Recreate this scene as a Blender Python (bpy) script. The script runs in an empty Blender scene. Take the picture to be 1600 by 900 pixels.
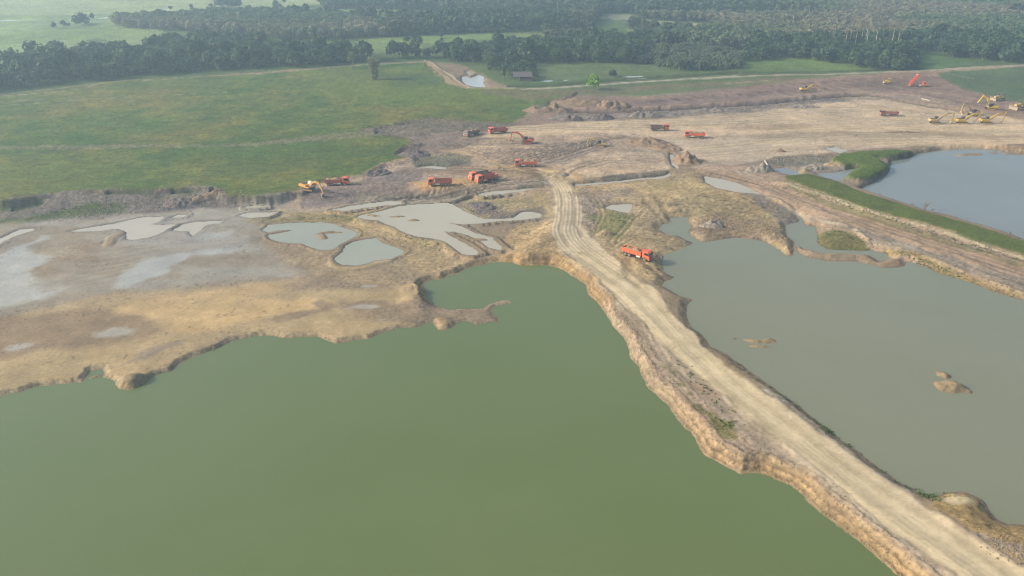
import bpy, bmesh, math, random
import numpy as np
from mathutils import Vector, Matrix

# ------------------------------------------------------------------ camera, sky, sun
SC = bpy.context.scene
COL = SC.collection
CAM_H, FPX, PITCH = 82.0, 1232.0, math.radians(24.8)
cam = bpy.data.cameras.new('camera'); camo = bpy.data.objects.new('camera', cam); COL.objects.link(camo)
cam.sensor_width = 36.0; cam.lens = 36.0 * FPX / 1600.0
cam.clip_start = 1.0; cam.clip_end = 40000.0
camo.location = (0, 0, CAM_H); camo.rotation_euler = (math.pi / 2 - PITCH, 0, 0)
SC.camera = camo

SUN_EL, SUN_AZ = math.radians(28), math.radians(-94)        # azimuth clockwise from +Y (away from the camera)
w = bpy.data.worlds.new('World'); SC.world = w; w.use_nodes = True
nt = w.node_tree; nt.nodes.clear()
sky = nt.nodes.new('ShaderNodeTexSky'); sky.sky_type = 'NISHITA'; sky.sun_disc = False
sky.sun_elevation = SUN_EL; sky.sun_rotation = SUN_AZ
sky.air_density = 1.0; sky.dust_density = 5.0; sky.ozone_density = 1.0
bg = nt.nodes.new('ShaderNodeBackground'); bg.inputs['Strength'].default_value = 0.15
wo = nt.nodes.new('ShaderNodeOutputWorld')
nt.links.new(sky.outputs[0], bg.inputs[0]); nt.links.new(bg.outputs[0], wo.inputs[0])
sl = bpy.data.lights.new('sun', 'SUN'); sl.energy = 2.7; sl.angle = math.radians(2.5); sl.color = (1.0, 0.95, 0.87)
so = bpy.data.objects.new('sun', sl); COL.objects.link(so)
SUN_DIR = Vector((math.sin(SUN_AZ) * math.cos(SUN_EL), math.cos(SUN_AZ) * math.cos(SUN_EL), math.sin(SUN_EL)))
so.rotation_euler = SUN_DIR.to_track_quat('Z', 'Y').to_euler(); so.location = (0, 0, 300)
SC.view_settings.view_transform = 'Standard'; SC.view_settings.look = 'None'
SC.view_settings.exposure = 0.52; SC.view_settings.gamma = 1.0; SC.view_settings.use_curve_mapping = False
SC.render.engine = 'CYCLES'
SC.cycles.use_denoising = True; SC.cycles.filter_width = 1.15
SC.cycles.max_bounces = 5; SC.cycles.diffuse_bounces = 2; SC.cycles.glossy_bounces = 3
SC.cycles.transmission_bounces = 3; SC.cycles.transparent_max_bounces = 6; SC.cycles.volume_bounces = 1

random.seed(7); RNG = np.random.RandomState(11)

# ------------------------------------------------------------------ survey helpers
CP, SP = math.cos(PITCH), math.sin(PITCH)
def U(px, py, z=2.0):
    "a point seen in the 1600 x 900 photograph, carried to the level z in the place"
    xr, yr = (px - 800.0) / FPX, (450.0 - py) / FPX
    dy, dz = CP + yr * SP, -SP + yr * CP
    t = (z - CAM_H) / dz
    return (xr * t, dy * t)
def UP(pts, z=2.0):
    return np.array([U(a, b, z) for a, b in pts])
def A(s):
    "parse 'x,y x,y ...'"
    return [tuple(float(v) for v in q.split(',')) for q in s.split()]
_T = RNG.rand(4, 256, 256).astype(np.float32)
def vnoise(x, y, k=0):
    xi = np.floor(x); yi = np.floor(y); fx = (x - xi); fy = (y - yi)
    fx = fx * fx * (3 - 2 * fx); fy = fy * fy * (3 - 2 * fy)
    a = xi.astype(np.int64) & 255; b = yi.astype(np.int64) & 255; a1 = (a + 1) & 255; b1 = (b + 1) & 255
    T = _T[k % 4]
    return (T[a, b] * (1 - fx) + T[a1, b] * fx) * (1 - fy) + (T[a, b1] * (1 - fx) + T[a1, b1] * fx) * fy
def fbm(x, y, s, o=4, k=0):
    "noise in -1..1, s = wavelength in metres"
    r = 0; amp = 1.0; tot = 0
    for i in range(o):
        r = r + amp * (vnoise(x / s + 17.3 * i + 31 * k, y / s - 9.1 * i + 57 * k, k + i) * 2 - 1); tot += amp
        amp *= 0.5; s *= 0.5
    return r / tot * 1.5
def sstep(t):
    t = np.clip(t, 0, 1); return t * t * (3 - 2 * t)
def sdf(P, X, Y, margin=12.0):
    "signed distance (outside positive) to polygon P, clamped to margin"
    out = np.full(X.shape, margin, dtype=np.float32)
    m = (X > P[:, 0].min() - margin) & (X < P[:, 0].max() + margin) & (Y > P[:, 1].min() - margin) & (Y < P[:, 1].max() + margin)
    x = X[m]; y = Y[m]
    if x.size == 0: return out
    d2 = np.full(x.shape, 1e12); ins = np.zeros(x.shape, bool)
    n = len(P)
    for i in range(n):
        ax, ay = P[i]; bx, by = P[(i + 1) % n]
        ex, ey = bx - ax, by - ay; L = ex * ex + ey * ey + 1e-12
        t = np.clip(((x - ax) * ex + (y - ay) * ey) / L, 0, 1)
        dx = x - ax - t * ex; dy = y - ay - t * ey
        d2 = np.minimum(d2, dx * dx + dy * dy)
        if ay != by:
            c = ((ay > y) != (by > y)) & (x < ex * (y - ay) / ey + ax)
            ins ^= c
    d = np.sqrt(d2); d[ins] *= -1
    out[m] = np.minimum(d, margin); return out
def pdist(P, X, Y, margin=8.0):
    "distance to an open polyline, its signed side offset and the run along it"
    D = np.full(X.shape, margin, dtype=np.float32); S = np.zeros(X.shape, np.float32); R = np.zeros(X.shape, np.float32)
    m = (X > P[:, 0].min() - margin) & (X < P[:, 0].max() + margin) & (Y > P[:, 1].min() - margin) & (Y < P[:, 1].max() + margin)
    x = X[m]; y = Y[m]
    if x.size == 0: return D, S, R
    best = np.full(x.shape, 1e9); s = np.zeros(x.shape); r = np.zeros(x.shape); run = 0
    for i in range(len(P) - 1):
        ax, ay = P[i]; bx, by = P[i + 1]
        ex, ey = bx - ax, by - ay; L = math.hypot(ex, ey) + 1e-9
        t = np.clip(((x - ax) * ex + (y - ay) * ey) / L / L, 0, 1)
        dx = x - ax - t * ex; dy = y - ay - t * ey; d = np.hypot(dx, dy)
        b = d < best; best[b] = d[b]; s[b] = np.sign((dx * ey - dy * ex))[b] * d[b]; r[b] = run + (t * L)[b]
        run += L
    D[m] = np.minimum(best, margin); S[m] = s; R[m] = r
    return D, S, R
def curve(pts, n=8):
    "Catmull-Rom through the points"
    P = np.array(pts, float); Q = np.vstack([2 * P[0] - P[1], P, 2 * P[-1] - P[-2]]); out = []
    for i in range(1, len(Q) - 2):
        for k in range(n):
            t = k / n
            out.append(0.5 * ((2 * Q[i]) + (-Q[i-1] + Q[i+1]) * t + (2*Q[i-1] - 5*Q[i] + 4*Q[i+1] - Q[i+2]) * t*t + (-Q[i-1] + 3*Q[i] - 3*Q[i+1] + Q[i+2]) * t**3))
    out.append(Q[-2]); return np.array(out)
def lin(c):
    c = np.array(c, float) / 255.0
    return np.where(c <= 0.04045, c / 12.92, ((c + 0.055) / 1.055) ** 2.4)
def tag(o, label=None, cat=None, group=None, kind=None):
    if label: o['label'] = label
    if cat: o['category'] = cat
    if group: o['group'] = group
    if kind: o['kind'] = kind
    return o
def mesh_np(name, V, F, mat=None, smooth=False, parent=None, link=True):
    "V (n,3), F (m,3|4)"
    V = np.asarray(V, np.float32); F = np.asarray(F, np.int32); k = F.shape[1]
    me = bpy.data.meshes.new(name)
    me.vertices.add(len(V)); me.vertices.foreach_set('co', V.ravel())
    me.loops.add(F.size); me.loops.foreach_set('vertex_index', F.ravel())
    me.polygons.add(len(F)); me.polygons.foreach_set('loop_start', np.arange(0, F.size, k, dtype=np.int32))
    me.polygons.foreach_set('loop_total', np.full(len(F), k, np.int32))
    if smooth: me.polygons.foreach_set('use_smooth', np.ones(len(F), bool))
    me.update(calc_edges=True); me.validate()
    if mat: me.materials.append(mat)
    if not link: return me
    o = bpy.data.objects.new(name, me); COL.objects.link(o)
    if parent: o.parent = parent
    return o

# ------------------------------------------------------------------ materials
def nodes(name):
    m = bpy.data.materials.new(name); m.use_nodes = True; t = m.node_tree
    b = t.nodes['Principled BSDF']; return m, t, b
def N(t, typ, **kw):
    n = t.nodes.new(typ)
    for k, v in kw.items():
        if k in n.inputs: n.inputs[k].default_value = v
        else: setattr(n, k, v)
    return n
def mixc(t, fac, a, b, mode='MIX'):
    n = t.nodes.new('ShaderNodeMix'); n.data_type = 'RGBA'; n.blend_type = mode
    for s, v in ((n.inputs[0], fac), (n.inputs[6], a), (n.inputs[7], b)):
        if hasattr(v, 'is_output'): t.links.new(v, s)
        else: s.default_value = v
    return n.outputs[2]
def ramp(t, src, stops):
    r = t.nodes.new('ShaderNodeValToRGB'); e = r.color_ramp.elements
    while len(e) < len(stops): e.new(0.5)
    for i, (p, c) in enumerate(stops):
        e[i].position = p; e[i].color = (c, c, c, 1) if not hasattr(c, '__len__') else (*c, 1)
    t.links.new(src, r.inputs[0]); return r.outputs[0]
def paint(name, rgb, rough=0.5, dirt=0.3, dirtcol=(0.30, 0.24, 0.17), metal=0.0, scale=1.6):
    m, t, b = nodes(name)
    tc = N(t, 'ShaderNodeTexCoord'); nz = N(t, 'ShaderNodeTexNoise', Scale=scale, Detail=6.0, Roughness=0.65)
    t.links.new(tc.outputs['Object'], nz.inputs['Vector'])
    f = ramp(t, nz.outputs[0], [(0.5 - 0.35 * dirt, dirt * 0.35), (0.72, min(1, dirt * 1.4))])
    c = mixc(t, f, (*lin(rgb), 1), (*dirtcol, 1)); t.links.new(c, b.inputs['Base Color'])
    b.inputs['Roughness'].default_value = rough; b.inputs['Metallic'].default_value = metal
    return m
# ------------------------------------------------------------------ water bodies: outline, level, banks
LAKE_L = A('''-400,660 -60,632 0,619 30,612 60,604 100,600 130,597 136,588 140,580 160,577 162,591 175,594 181,600 184,607 198,608 212,606 225,598
240,588 255,584 270,580 278,572 285,565 300,557 320,551 340,546 350,540 360,532 375,529 400,526 425,524 445,528 475,527 495,527 510,532
525,537 540,535 560,531 575,531 585,525 600,520 625,514 650,512 662,507 675,504 680,510 687,518 700,517 710,512 715,506 727,503 745,508
760,505 777,504 781,499 774,492 772,482 777,477 790,474.5 800,475 800,471 788,468 775,470 762,475 759,480 745,482 720,482 700,482 685,479 672,471
666,462 666,455 661,447 664,440 672,437 690,436 700,432 715,428 725,421 742,416 760,412 777,409 800,410 815,415 837,414 857,414 872,419
887,426 902,436 915,447 922,460 935,474 945,487 952,501 965,515 977,532 985,547 985,562 997,575 1004,590 1012,607 1030,622 1050,644
1070,667 1087,685 1095,700 1110,715 1130,727 1155,742 1175,741 1197,741 1215,749 1232,757 1247,768 1265,787 1285,805 1305,817 1322,833
1340,846 1360,861 1380,880 1402,899 1440,935 1500,1000 1560,1200 -900,1200''')
LAKE_R = A('''1087,380 1072,387 1050,395 1036,400 1034,410 1036,425 1055,434 1037,441 1032,446 1050,455 1065,461 1082,467 1075,477 1074,490
1080,507 1095,522 1110,540 1130,550 1150,564 1170,580 1190,595 1215,611 1240,627 1265,647 1295,670 1320,692 1350,711 1375,731 1400,748
1415,757 1432,766 1450,774 1465,774 1477,768 1500,767 1522,774 1537,785 1550,802 1560,812 1575,817 1600,819 1700,830 1900,860 2200,880
2200,700 1900,560 1700,500 1600,470 1582,464 1555,456 1530,447 1500,437 1470,427 1445,417 1425,411 1417,410 1414,417 1400,420 1380,419
1360,413 1340,409 1320,409 1300,409 1275,405 1260,402 1246,395 1241,386 1252,385 1262,391 1282,396 1312,395 1332,397 1360,400 1375,410
1390,404 1385,396 1365,392 1337,391 1310,391 1292,389 1277,382 1275,374 1274,362 1272,354 1255,351 1251,341 1246,337 1249,347 1227,352
1232,370 1241,377 1239,400 1230,401 1215,390 1200,380 1185,375 1165,372 1145,371 1125,375 1100,379 1092,376 1077,369 1077,362 1079,355 1075,347
1075,340 1047,341 1050,347 1035,351 1029,359 1040,366 1060,369 1075,376''')
LAKE_T = A('''1432,240 1470,234 1512,232 1537,232 1562,235 1600,240 1700,250 1900,280 1900,450 1700,408 1600,377 1575,367 1525,352 1482,340
1450,332 1412,320 1375,307 1342,296 1360,287 1385,275 1392,265 1390,252 1420,247''')
PONDS = [  # name, outline, level, water tone, bank (w1, f1, w2)
 ('green_lake', LAKE_L, 0.0, 'green', (1.4, 0.7, 8.0)),
 ('grey_lake', LAKE_R, 1.15, 'grey', (2.4, 0.5, 7.0)),
 ('upper_lake', LAKE_T, 1.4, 'blue', (1.0, 0.8, 4.0)),
 ('pond', A('1100,275 1104,285 1122,295 1150,300 1190,304 1175,296 1155,287 1130,280'), 2.0, 'pale', (1, .6, 4)),
 ('pond', A('942,325 955,320 975,319 989,319 987,327 982,333 965,331'), 1.9, 'pale', (1, .6, 3)),
 ('pond', A('557,339 565,335 590,331 606,327 625,322 632,321 662,319 695,317 705,319 720,327 735,335 760,343 782,342 800,341 815,332 827,331 845,334 845,339 815,343 790,345 775,346 750,349 727,350 702,347 720,354 745,365 770,372 785,385 780,390 765,387 745,375 730,367 712,362 694,362 710,372 735,385 752,395 740,398 725,397 711,387 695,377 675,372 657,370 642,367 625,360 610,351 590,344 570,342'), 1.1, 'pale', (1.0, .7, 3)),
 ('pond', A('409,359 420,351 450,349 500,347 525,352 545,359 557,365 555,370 540,377 530,385 517,391 495,390 480,384 470,380 445,379 425,375 421,367 450,362 461,359.5 450,358 430,360 418,363'), 0.9, 'teal', (0.9, .8, 3)),
 ('pond', A('537,385 550,379 570,374 587,372 600,380 615,385 632,392 625,397 607,404 585,407 570,412 550,414 532,414 522,407 525,400 535,394'), 0.9, 'teal', (0.9, .8, 3)),
 ('pond', A('105,362 140,355 180,349 215,341 232,339 257,339 250,345 232,351 265,351 275,351 267,357 250,365 225,372 207,375 197,375 195,367 197,362 185,357 160,360 125,362'), 1.05, 'pale', (1, .7, 3)),
 ('pond', A('266,341 277,336 295,335 287,339'), 1.1, 'pale', (1, .7, 3)),
 ('pond', A('270,360 282,351 300,347 332,345 352,344 345,348 322,351 315,359 300,370 295,362'), 1.05, 'pale', (1, .7, 3)),
 ('pond', A('-60,395 0,372 15,365 30,359 55,357 50,361 20,369 0,381 -60,410'), 1.1, 'pale', (1, .7, 3)),
 ('pond', A('373,337 390,332.5 430,332 418,338 388,340.5'), 1.15, 'pale', (1, .7, 3)),
 ('pond', A('380,324 398,321.5 417,323 398,326'), 1.3, 'pale', (1, .7, 3)),
 ('drainage_channel', A('516,328 540,323 570,319 605,315 625,315 629,319 600,321 565,325 535,330'), 1.15, 'pale', (.8, .7, 3)),
 ('drainage_channel', A('747,303 775,299 800,296.5 850,293 853,296 800,301 770,304 750,306'), 1.6, 'pale', (.8, .7, 3)),
 ('drainage_channel', A('896,288 930,285.5 975,282 1010,278 1035,275 1046,270 1048,273 1038,279 1010,282 975,286 930,289.5 898,292'), 1.8, 'pale', (.8, .7, 3)),
 ('drainage_channel', A('1047,241 1054,242 1056,252 1062,264 1056,264 1049,255'), 1.9, 'pale', (.8, .7, 3)),
 ('pond', A('1208,264 1225,262 1250,268 1255,272 1235,274 1215,269'), 2.1, 'blue', (.8, .7, 3)),
 ('pond', A('1272,271 1310,269 1330,263 1340,265 1322,276 1310,283 1290,278'), 2.1, 'blue', (.8, .7, 3)),
 ('pond', A('1290,232 1305,230 1325,236 1312,240'), 2.6, 'pale', (.8, .7, 3)),
 ('pond', A('652,261 675,259 700,261 698,264 670,264'), 2.0, 'pale', (.8, .7, 3)),
 ('pond', A('721,120 727,119 735,122 747,117 757,120 755,130 760,137 745,137 730,134 722,127'), 1.8, 'sky', (1, .7, 3)),
 ('pond', A('727,112 732,111 738,117 733,118'), 1.8, 'sky', (1, .7, 3)),
 ('pond', A('838,127.6 850,125.6 865,125.4 863,127.6 850,128.4'), 2.0, 'sky', (1, .7, 3)),
 ('pond', A('872,126.6 885,124.6 896,125 884,126.6'), 2.0, 'sky', (1, .7, 3)),
 ('pond', A('966,121 980,118.8 1006,118.6 1003,120.6 980,121.6'), 2.0, 'sky', (1, .7, 3)),
 ('pond', A('-60,33 0,30.5 60,30.6 100,29.2 100,30.6 60,32.6 0,34.6'), 1.8, 'sky', (1, .7, 3)),
 ('pond', A('146,29.6 168,26 200,25.4 213,24.6 225,21.4 228,22.6 214,26.6 190,27.6 168,28.2 150,31'), 1.8, 'sky', (1, .7, 3)),
 ('pond', A('-60,51.5 0,50.6 60,49.6 60,50.4 0,51.8'), 1.8, 'sky', (1, .7, 3)),
 ('pond', A('84,64.4 97,62.6 124,62.6 122,63.8 100,65'), 1.8, 'sky', (1, .7, 3)),
 ('pond', A('470,14 480,12.6 502,12.4 502,14 482,15'), 1.8, 'sky', (1, .7, 3)),
 ('pond', A('230,13.6 240,12.6 242,13.6 234,14.4'), 1.8, 'sky', (1, .7, 3)),
 ('pond', A('250,14.6 264,12.8 266,14.4 256,15.4'), 1.8, 'sky', (1, .7, 3)),
]
PONDW = [(n, UP(p, z), z, tone, bk) for n, p, z, tone, bk in PONDS]

# islands and bars raised inside the waters: x, y (px), level of that water, half length m, half width m, angle deg, height m
ISLANDS = [(1180, 533, 1.15, 3.2, .9, -12, .3), (1199, 531, 1.15, 1.6, 1.1, 30, .3), (1186, 542, 1.15, 2.4, .7, -10, .25), (1488, 605, 1.15, 3.2, 2.4, -8, 1.3), (1472, 587, 1.15, 1.5, .9, -40, .7),
 (582, 337, 1.1, 2.6, .8, -20, .5), (622, 339, 1.1, 2.2, .8, 5, .5), (647, 345, 1.1, 2.0, .9, 0, .6), (505, 370, .9, 1.2, 3.2, 25, .5), (518, 364, .9, 3.6, .8, 5, .5),
 (1515, 242, 1.4, 6.5, 1.5, 10, .45), (1585, 240.5, 1.4, 9, 1.2, 0, .45), (1548, 238, 1.4, 2, .7, 0, .4), (748, 375, 1.1, 3, .7, -10, .4), (152, 589, 0, 1.6, .4, 20, .3)]
# ------------------------------------------------------------------ terrain sheet
zc = lambda Y: Y * CP + (CAM_H - 2) * SP
rows = [-80, -40, -10, 10, 25, 36, 44, 50, 54, 57]
rows += [U(800, py, 2.0)[1] for py in np.arange(1150, -61, -1.35)]
rows += [U(800, py, 2.0)[1] for py in np.linspace(-63, -112, 26)]
rows = np.array(sorted(rows))
us = np.concatenate([np.linspace(-2.4, -0.80, 16)[:-1], np.arange(-0.80, 0.80, 1.85 / FPX), np.linspace(0.80, 2.4, 16)])
Yg = np.repeat(rows[:, None], len(us), 1); Xg = us[None, :] * np.maximum(zc(rows), 40)[:, None]
# grade of the mesh: fine where the picture shows it, coarse beyond
X = Xg.ravel(); Y = Yg.ravel(); NR, NC = Xg.shape
farf = sstep((Y - 150) / 500)
wx = X + (0.45 * fbm(X, Y, 5, 3, 0) + 0.16 * fbm(X, Y, 1.1, 2, 1)); wy = Y + (0.45 * fbm(X, Y, 5, 3, 2) + 0.16 * fbm(X, Y, 1.1, 2, 3))

def clip_poly(P, lo, hi):
    "keep the part of a polygon with lo < y < hi (no need to test edges far outside the sheet)"
    return P
def within(P, mg):
    x0, x1, y0, y1 = P[:, 0].min() - mg, P[:, 0].max() + mg, P[:, 1].min() - mg, P[:, 1].max() + mg
    r0, r1 = np.searchsorted(rows, y0), np.searchsorted(rows, y1)      # rows are sorted by distance
    a, e = r0 * NC, r1 * NC
    k = np.nonzero((X[a:e] > x0) & (X[a:e] < x1))[0] + a
    return k
def region_i(s, z=2.6, soft=1.5, warp=0.0, wl=8.0):
    P = UP(A(s) if isinstance(s, str) else s, z)
    mg = max(1.0, soft * 1.1 + abs(warp) * 1.5)
    k = within(P, mg)
    d = sdf(P, wx[k], wy[k], mg * 2.2)
    if warp:
        n = np.abs(d) < mg * 2; d[n] += warp * fbm(X[k[n]], Y[k[n]], wl, 3, 1)
    m = sstep(0.5 - d / (2 * soft)); n = m > 0
    return k[n], m[n]
def region(*a, **kw):
    k, m = region_i(*a, **kw); o = np.zeros(X.shape); o[k] = m; return o
# base levels
B = np.full(X.shape, 2.6); Wet = np.zeros(X.shape); Rgh = np.full(X.shape, 0.35)
def level(s, z, soft, **k):
    global B
    i, m = region_i(s, z, soft, **k); B[i] = B[i] * (1 - m) + z * m
GRASS = '-400,345 0,314 37,309 75,303 150,298 185,297 250,297 332,295 350,305 400,309 432,305 475,298 485,289 500,281 540,275 575,273 590,262 605,256 640,251 645,247 618,240 625,233 660,226 640,216 590,207 585,198 650,188 700,191 750,192 800,190 825,178 842,164 887,152 905,142 860,140 800,138 730,138 700,131 680,112 662,97 600,99 530,104 400,115 250,121 170,127 100,137 0,147 -400,165'
level('-500,350 0,325 250,315 520,312 620,300 700,303 760,300 850,310 862,350 800,400 740,412 660,440 640,470 700,500 400,640 -500,760', .85, 4)
level('-500,370 0,345 150,338 350,330 420,345 400,375 420,400 300,440 180,455 0,490 -500,520', 1.15, 3, warp=1.0)
level('668,468 700,472 810,458 820,515 680,530 655,505', .45, 3)
level(GRASS, 3.4, 1.0, warp=1.2, wl=5)
level('1222,275 1260,270 1305,282 1342,297 1412,318 1450,330 1525,350 1600,375 1900,450 1900,520 1600,397 1525,375 1470,354 1412,339 1360,326 1300,305 1250,287', 3.0, .8)
level('1302,243 1340,234 1400,232 1480,234 1430,238 1400,241 1364,242 1376,247 1386,253 1390,258 1380,266 1362,274 1342,279 1328,275 1322,268 1330,262 1318,256 1300,250', 3.9, .6, warp=.3, wl=3)
level('700,170 900,165 1200,165 1600,165 1900,200 1900,230 1500,228 1300,240 1100,256 1060,230 900,205 760,200', 2.9, 4)
B = B + 0.10 * fbm(X, Y, 14, 3, 1) + (0.5 * fbm(X, Y, 120, 3, 2) * sstep((Y - 480) / 200))

level('900,400 960,400 1000,440 1130,560 1200,620 1430,775 1600,890 1800,1000 1500,1060 1400,900 1280,800 1160,740 1000,600 960,500 900,430', 2.1, 5)
B = B + 0
# ground colours (as seen, later turned into albedo)
C = np.zeros((X.size, 3)); C[:] = (150, 133, 108)
mot = fbm(X, Y, 9, 5, 3)[:, None]; mot2 = fbm(X, Y, 2.4, 3, 2)[:, None]; big = fbm(X, Y, 45, 3, 1)[:, None]
def col(s, rgb, z=2.6, soft=1.5, warp=1.5, wl=8.0, rough=None, wet=None, op=1.0, ret=False):
    global C, Rgh, Wet
    i, m = region_i(s, z, soft, warp, wl); m = m * op
    C[i] = C[i] * (1 - m[:, None]) + np.array(rgb, float) * m[:, None]
    if rough is not None: Rgh[i] = Rgh[i] * (1 - m) + rough * m
    if wet is not None: Wet[i] = Wet[i] * (1 - m) + wet * m
    if ret: o = np.zeros(X.shape); o[i] = m; return o
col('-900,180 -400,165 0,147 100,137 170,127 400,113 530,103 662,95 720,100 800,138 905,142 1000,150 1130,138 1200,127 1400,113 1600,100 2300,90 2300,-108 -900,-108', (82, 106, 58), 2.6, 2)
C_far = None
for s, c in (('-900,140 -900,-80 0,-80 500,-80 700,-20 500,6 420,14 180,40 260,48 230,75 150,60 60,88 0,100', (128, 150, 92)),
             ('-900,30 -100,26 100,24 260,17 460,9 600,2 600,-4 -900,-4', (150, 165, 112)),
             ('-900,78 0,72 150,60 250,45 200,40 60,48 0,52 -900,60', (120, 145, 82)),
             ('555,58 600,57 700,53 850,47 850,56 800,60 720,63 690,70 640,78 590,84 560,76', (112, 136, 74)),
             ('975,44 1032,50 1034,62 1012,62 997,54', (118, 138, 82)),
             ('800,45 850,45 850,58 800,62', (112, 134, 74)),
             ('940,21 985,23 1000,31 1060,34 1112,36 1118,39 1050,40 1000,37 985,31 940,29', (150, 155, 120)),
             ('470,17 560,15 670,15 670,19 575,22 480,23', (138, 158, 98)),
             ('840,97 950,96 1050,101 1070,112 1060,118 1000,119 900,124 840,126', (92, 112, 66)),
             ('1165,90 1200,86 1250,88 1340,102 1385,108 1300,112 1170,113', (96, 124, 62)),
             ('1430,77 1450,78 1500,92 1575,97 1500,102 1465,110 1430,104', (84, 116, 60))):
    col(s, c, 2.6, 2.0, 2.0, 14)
# sandy paths through the far fields
GR = col(GRASS, (92, 108, 50), 3.4, 1.4, 2.6, 7, rough=.30, ret=True)
gg = GR[:, None]
C = C + gg * (mot * (20, 10, 8) + big * (28, 9, 10) + mot2 * (9, 10, 6))
row = np.abs(np.sin((Y + 0.16 * X + 3 * fbm(X, Y, 30, 2, 1)) * 0.62))[:, None]
C = C - gg * np.clip(row - .8, 0, 1) * (18, 14, 10) * (big > -.2)
for s, c, wp in (('470,110 660,103 700,130 820,145 760,165 600,160 480,140', (104, 122, 52), 10), ('0,255 70,250 200,262 120,300 0,300', (98, 112, 50), 8),
                 ('330,296 480,290 500,285 560,272 520,268 400,285', (98, 118, 50), 4), ('596,116 660,114 688,122 680,132 610,134', (62, 92, 52), 5),  # last patch: the bamboo clump's cast shadow, painted into the grass colour
                 ('330,230 620,222 640,235 500,262 330,275', (72, 100, 50), 8)):
    col(s, c, 3.4, 5, wp, 14, op=.6)
# debris line across the field and broken ground at the field's edge
col('-300,236 0,229 100,227 200,226 330,226 400,223 470,214 560,205 600,203 600,212 480,221 400,228 250,230 0,234', (122, 120, 98), 3.4, .8, 1.6, 3, rough=.8, op=.75)
col('560,205 600,196 660,186 800,190 830,192 800,200 700,207 650,215 600,210', (112, 106, 92), 3.2, 1.0, 2.5, 4, rough=.9)
col('-500,352 0,316 75,306 150,300 250,298 332,296 350,306 400,310 475,300 560,300 420,318 330,325 250,328 150,335 0,352', (118, 110, 98), 2.4, 1.2, 2.2, 5, rough=1.0)
for s in ('40,330 110,318 190,312 180,322 110,336 30,342', '-60,338 0,336 60,334 50,344 -60,350', '130,322 180,312 190,318 150,328', '-60,322 0,316 60,311 60,315 0,322'):
    col(s, (88, 98, 52), 2.4, 1.0, 2.5, 4, rough=.8)
col('240,322 265,312 300,308 320,318 290,326 255,330', (98, 92, 96), 2.4, 1, 1.2, 3, rough=1.2)
# left flats
col('-500,380 0,350 150,338 280,328 420,316 620,303 720,300 720,316 620,312 560,325 500,326 420,345 400,375 430,400 520,420 300,445 180,457 0,488 -500,540', (150, 138, 116), 1.2, 2, 2, 9, rough=.12, wet=.18)
col('40,420 60,408 100,400 115,385 150,372 170,380 165,400 150,415 110,435 70,438', (150, 134, 110), 1.2, 2.5, 3, 8, rough=.2, wet=.1)
for s in ('-300,420 0,398 15,387 50,377 70,368 78,372 48,385 46,395 72,405 60,412 35,425 45,432 62,450 60,463 0,482 -300,520',
          '190,425 230,402 290,395 340,388 380,385 360,395 300,402 270,415 250,430 200,448 180,445', '50,460 100,447 120,440 110,450 70,464 45,470', '300,372 320,365 360,360 350,372 320,378'):
    col(s, (178, 178, 166), 1.2, 1.8, 1.6, 5, rough=.02, wet=.7)  # wet film, its pale sky sheen put into the colour as well
col('-300,560 0,500 60,480 160,457 300,446 400,437 460,433 470,438 430,446 500,449 600,449 640,445 655,455 640,468 600,468 530,472 560,492 640,500 560,525 470,520 350,520 300,545 200,590 120,590 0,610 -300,650', (176, 156, 118), 1.5, 2.0, 1.2, 6, rough=.12)
col('175,478 300,450 420,440 440,450 380,465 470,462 520,468 500,480 440,490 350,508 300,515 250,510 235,498 175,492', (198, 170, 122), 1.5, 2.5, 2.0, 6, rough=.06)
col('-200,500 0,496 80,486 165,477 176,488 235,498 248,512 205,530 150,540 60,545 0,560 -200,590', (146, 126, 98), 1.4, 2, 1.5, 6, rough=.12, wet=.08)
col('425,497 440,487 470,482 495,478 485,470 500,465 520,472 505,485 470,492 440,500', (148, 130, 104), 1.4, .8, .6, 3, rough=.1)
col('530,475 560,466 600,466 600,478 560,482', (146, 128, 102), 1.4, .7, .4, 3, rough=.1)
col('470,395 530,390 540,415 600,425 660,425 720,410 700,395 640,400 600,410 660,440 660,455 620,448 520,430 440,405', (160, 142, 110), 1.5, 1.5, 1.0, 5, rough=.6, op=.8)
fl = region('-500,380 0,350 150,338 280,328 420,316 560,325 500,326 420,345 400,375 430,400 460,428 300,445 180,457 0,488 -500,540', 1.2, 5)
wf = fl * sstep((fbm(X * .45 + .35 * Y, Y, 16, 4, 2) + .55 - .5 * sstep((X + 60) / 60)) * 1.3)
C = C * (1 - .55 * wf[:, None]) + np.array((172, 168, 154)) * .55 * wf[:, None]; Wet = np.maximum(Wet, .55 * wf); Rgh = Rgh * (1 - .8 * wf)  # wet flats: smoother, and their sheen also painted in as a lighter colour
for px, py, a, b in ((181, 515, 3.6, 2.1), (30, 537, 2.2, 1.6), (567, 475, 3.4, 1.1), (443, 426, 1.6, 1.0), (578, 443, 1.8, .7), (597, 494, .8, .4)):
    cx, cy = U(px, py, 1.5); r = np.hypot((wx - cx - 0.35 * (wy - cy)) / a, (wy - cy) / b)
    r = r * (1 + .22 * fbm(X, Y, 1.8, 2, 2)); m = sstep((1.5 - r) / .9); C = C * (1 - m[:, None]) + m[:, None] * np.array((166, 160, 144)); Wet = Wet * (1 - m) + .55 * m; Rgh = Rgh * (1 - m)
col('150,560 165,572 230,560 300,520 235,540 180,570', (136, 122, 104), 1.4, .8, .6, 3, rough=.05, wet=.4, op=.7)
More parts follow.
